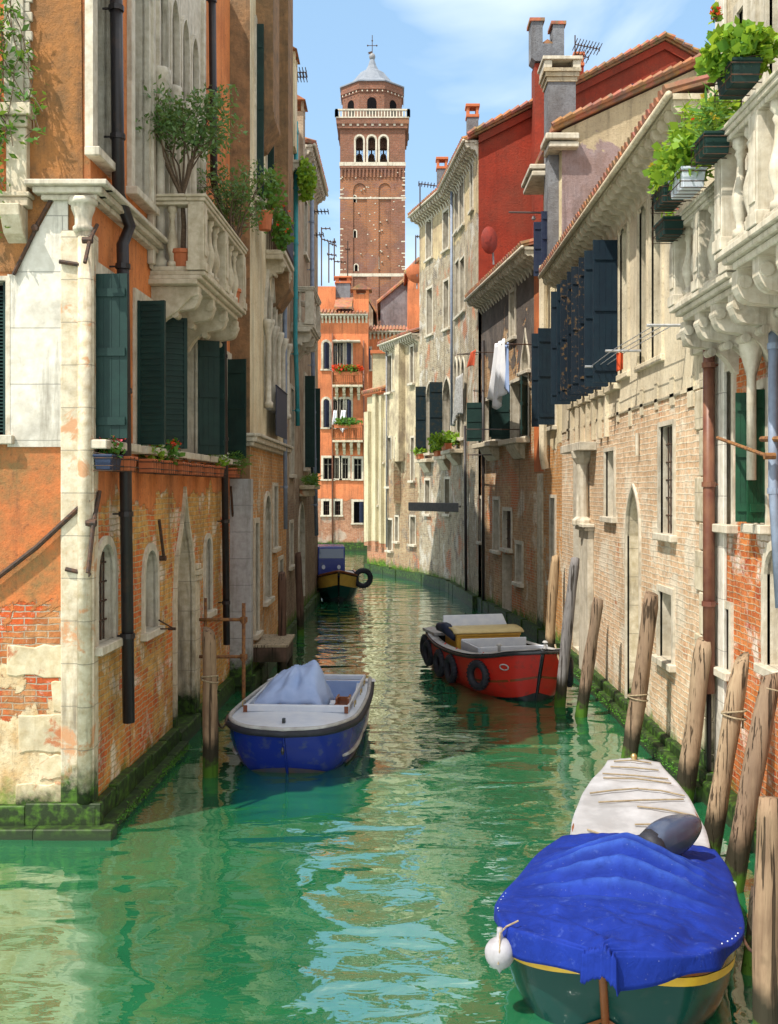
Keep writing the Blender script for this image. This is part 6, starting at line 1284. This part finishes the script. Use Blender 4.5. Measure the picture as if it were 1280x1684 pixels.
gm=plain('pavement_stone',(.30,.28,.25),(.2,.19,.17),rough=.9,sc=3); m=MB()
m.box(-150,76,-.5,150,400,.55); struct('ground',m,gm)
SUN_EL=math.radians(57); SUN_AZ=(-.76,-.65)
sv=Vector((SUN_AZ[0],SUN_AZ[1],0)).normalized()*math.cos(SUN_EL)+Vector((0,0,math.sin(SUN_EL)))
ld=bpy.data.lights.new('sun','SUN'); ld.energy=3.6; ld.angle=math.radians(.5); ld.color=(1,.94,.84); lo=bpy.data.objects.new('sun',ld); C.objects.link(lo); lo.rotation_euler=sv.to_track_quat('Z','Y').to_euler(); lo.location=(-20,-10,40)
w=bpy.data.worlds.new('World'); bpy.context.scene.world=w; w.use_nodes=True; t=w.node_tree; bg=t.nodes['Background']
sky=t.nodes.new('ShaderNodeTexSky'); sky.sky_type='NISHITA'; sky.sun_disc=False; sky.sun_elevation=SUN_EL; sky.sun_rotation=math.atan2(sv.x,sv.y); sky.air_density=1.1; sky.dust_density=1.0; sky.ozone_density=1.5
def wn(typ,ins={},**pr):
    x=t.nodes.new(typ)
    for a,b in pr.items(): setattr(x,a,b)
    for a,b in ins.items():
        if isinstance(b,bpy.types.NodeSocket): t.links.new(b,x.inputs[a])
        else: x.inputs[a].default_value=b
    return x
tc=wn('ShaderNodeTexCoord').outputs['Generated']
nz=wn('ShaderNodeTexNoise',{'Vector':wn('ShaderNodeVectorMath',{0:tc,1:(1,1,2.2)},operation='MULTIPLY').outputs[0],'Scale':3.4,'Detail':6,'Roughness':.5,'Distortion':.5}).outputs['Fac']
cd=Vector((.17,1,.50)).normalized(); ds=wn('ShaderNodeVectorMath',{0:tc,1:tuple(cd)},operation='DISTANCE').outputs['Value']
mk=wn('ShaderNodeMapRange',{'Value':ds,'From Min':.0,'From Max':.26,'To Min':.22,'To Max':-.14}).outputs[0]
f=wn('ShaderNodeMath',{0:nz,1:mk},operation='ADD').outputs[0]
cf=wn('ShaderNodeMapRange',{'Value':f,'From Min':.52,'From Max':.74,'To Min':0,'To Max':.62}).outputs[0]
ez=wn('ShaderNodeSeparateXYZ',{0:tc}); hi=wn('ShaderNodeMapRange',{'Value':ez.outputs['Z'],'From Min':.42,'From Max':.62,'To Min':0,'To Max':.45}).outputs[0]; bk=wn('ShaderNodeMapRange',{'Value':ez.outputs['Y'],'From Min':.5,'From Max':-.4,'To Min':0,'To Max':.5}).outputs[0]  # extra cloud cover overhead and behind the camera, added for fill light
ft_=wn('ShaderNodeMath',{0:wn('ShaderNodeMath',{0:nz,1:hi},operation='ADD').outputs[0],1:bk},operation='ADD').outputs[0]; f2=wn('ShaderNodeMapRange',{'Value':ft_,'From Min':.60,'From Max':.9,'To Min':0,'To Max':.9}).outputs[0]
cf=wn('ShaderNodeMath',{0:cf,1:f2},operation='MAXIMUM').outputs[0]
mx=wn('ShaderNodeMix',data_type='RGBA'); t.links.new(cf,mx.inputs[0]); hz=wn('ShaderNodeMix',data_type='RGBA'); hz.inputs[0].default_value=.6; t.links.new(sky.outputs[0],hz.inputs[6]); hz.inputs[7].default_value=(1.5,2.5,3.5,1); t.links.new(hz.outputs[2],mx.inputs[6]); mx.inputs[7].default_value=(5.6,5.8,6.0,1)
t.links.new(mx.outputs[2],bg.inputs['Color']); bg.inputs['Strength'].default_value=.145
cam=bpy.data.cameras.new('camera'); co=bpy.data.objects.new('camera',cam); C.objects.link(co); co.location=CAM; co.rotation_euler=(math.pi/2,0,0)
cam.sensor_fit='VERTICAL'; cam.sensor_height=36; cam.lens=36*F/1684; cam.shift_y=-(842-HY)/1684*-1*-1; cam.clip_end=2000; cam.clip_start=.1
bpy.context.scene.camera=co
sc_=bpy.context.scene; sc_.view_settings.view_transform='Standard'; sc_.view_settings.look='None'; sc_.view_settings.exposure=.9; sc_.view_settings.gamma=1
for o in C.objects:
    for kk in ('label','category','group'):
        pass
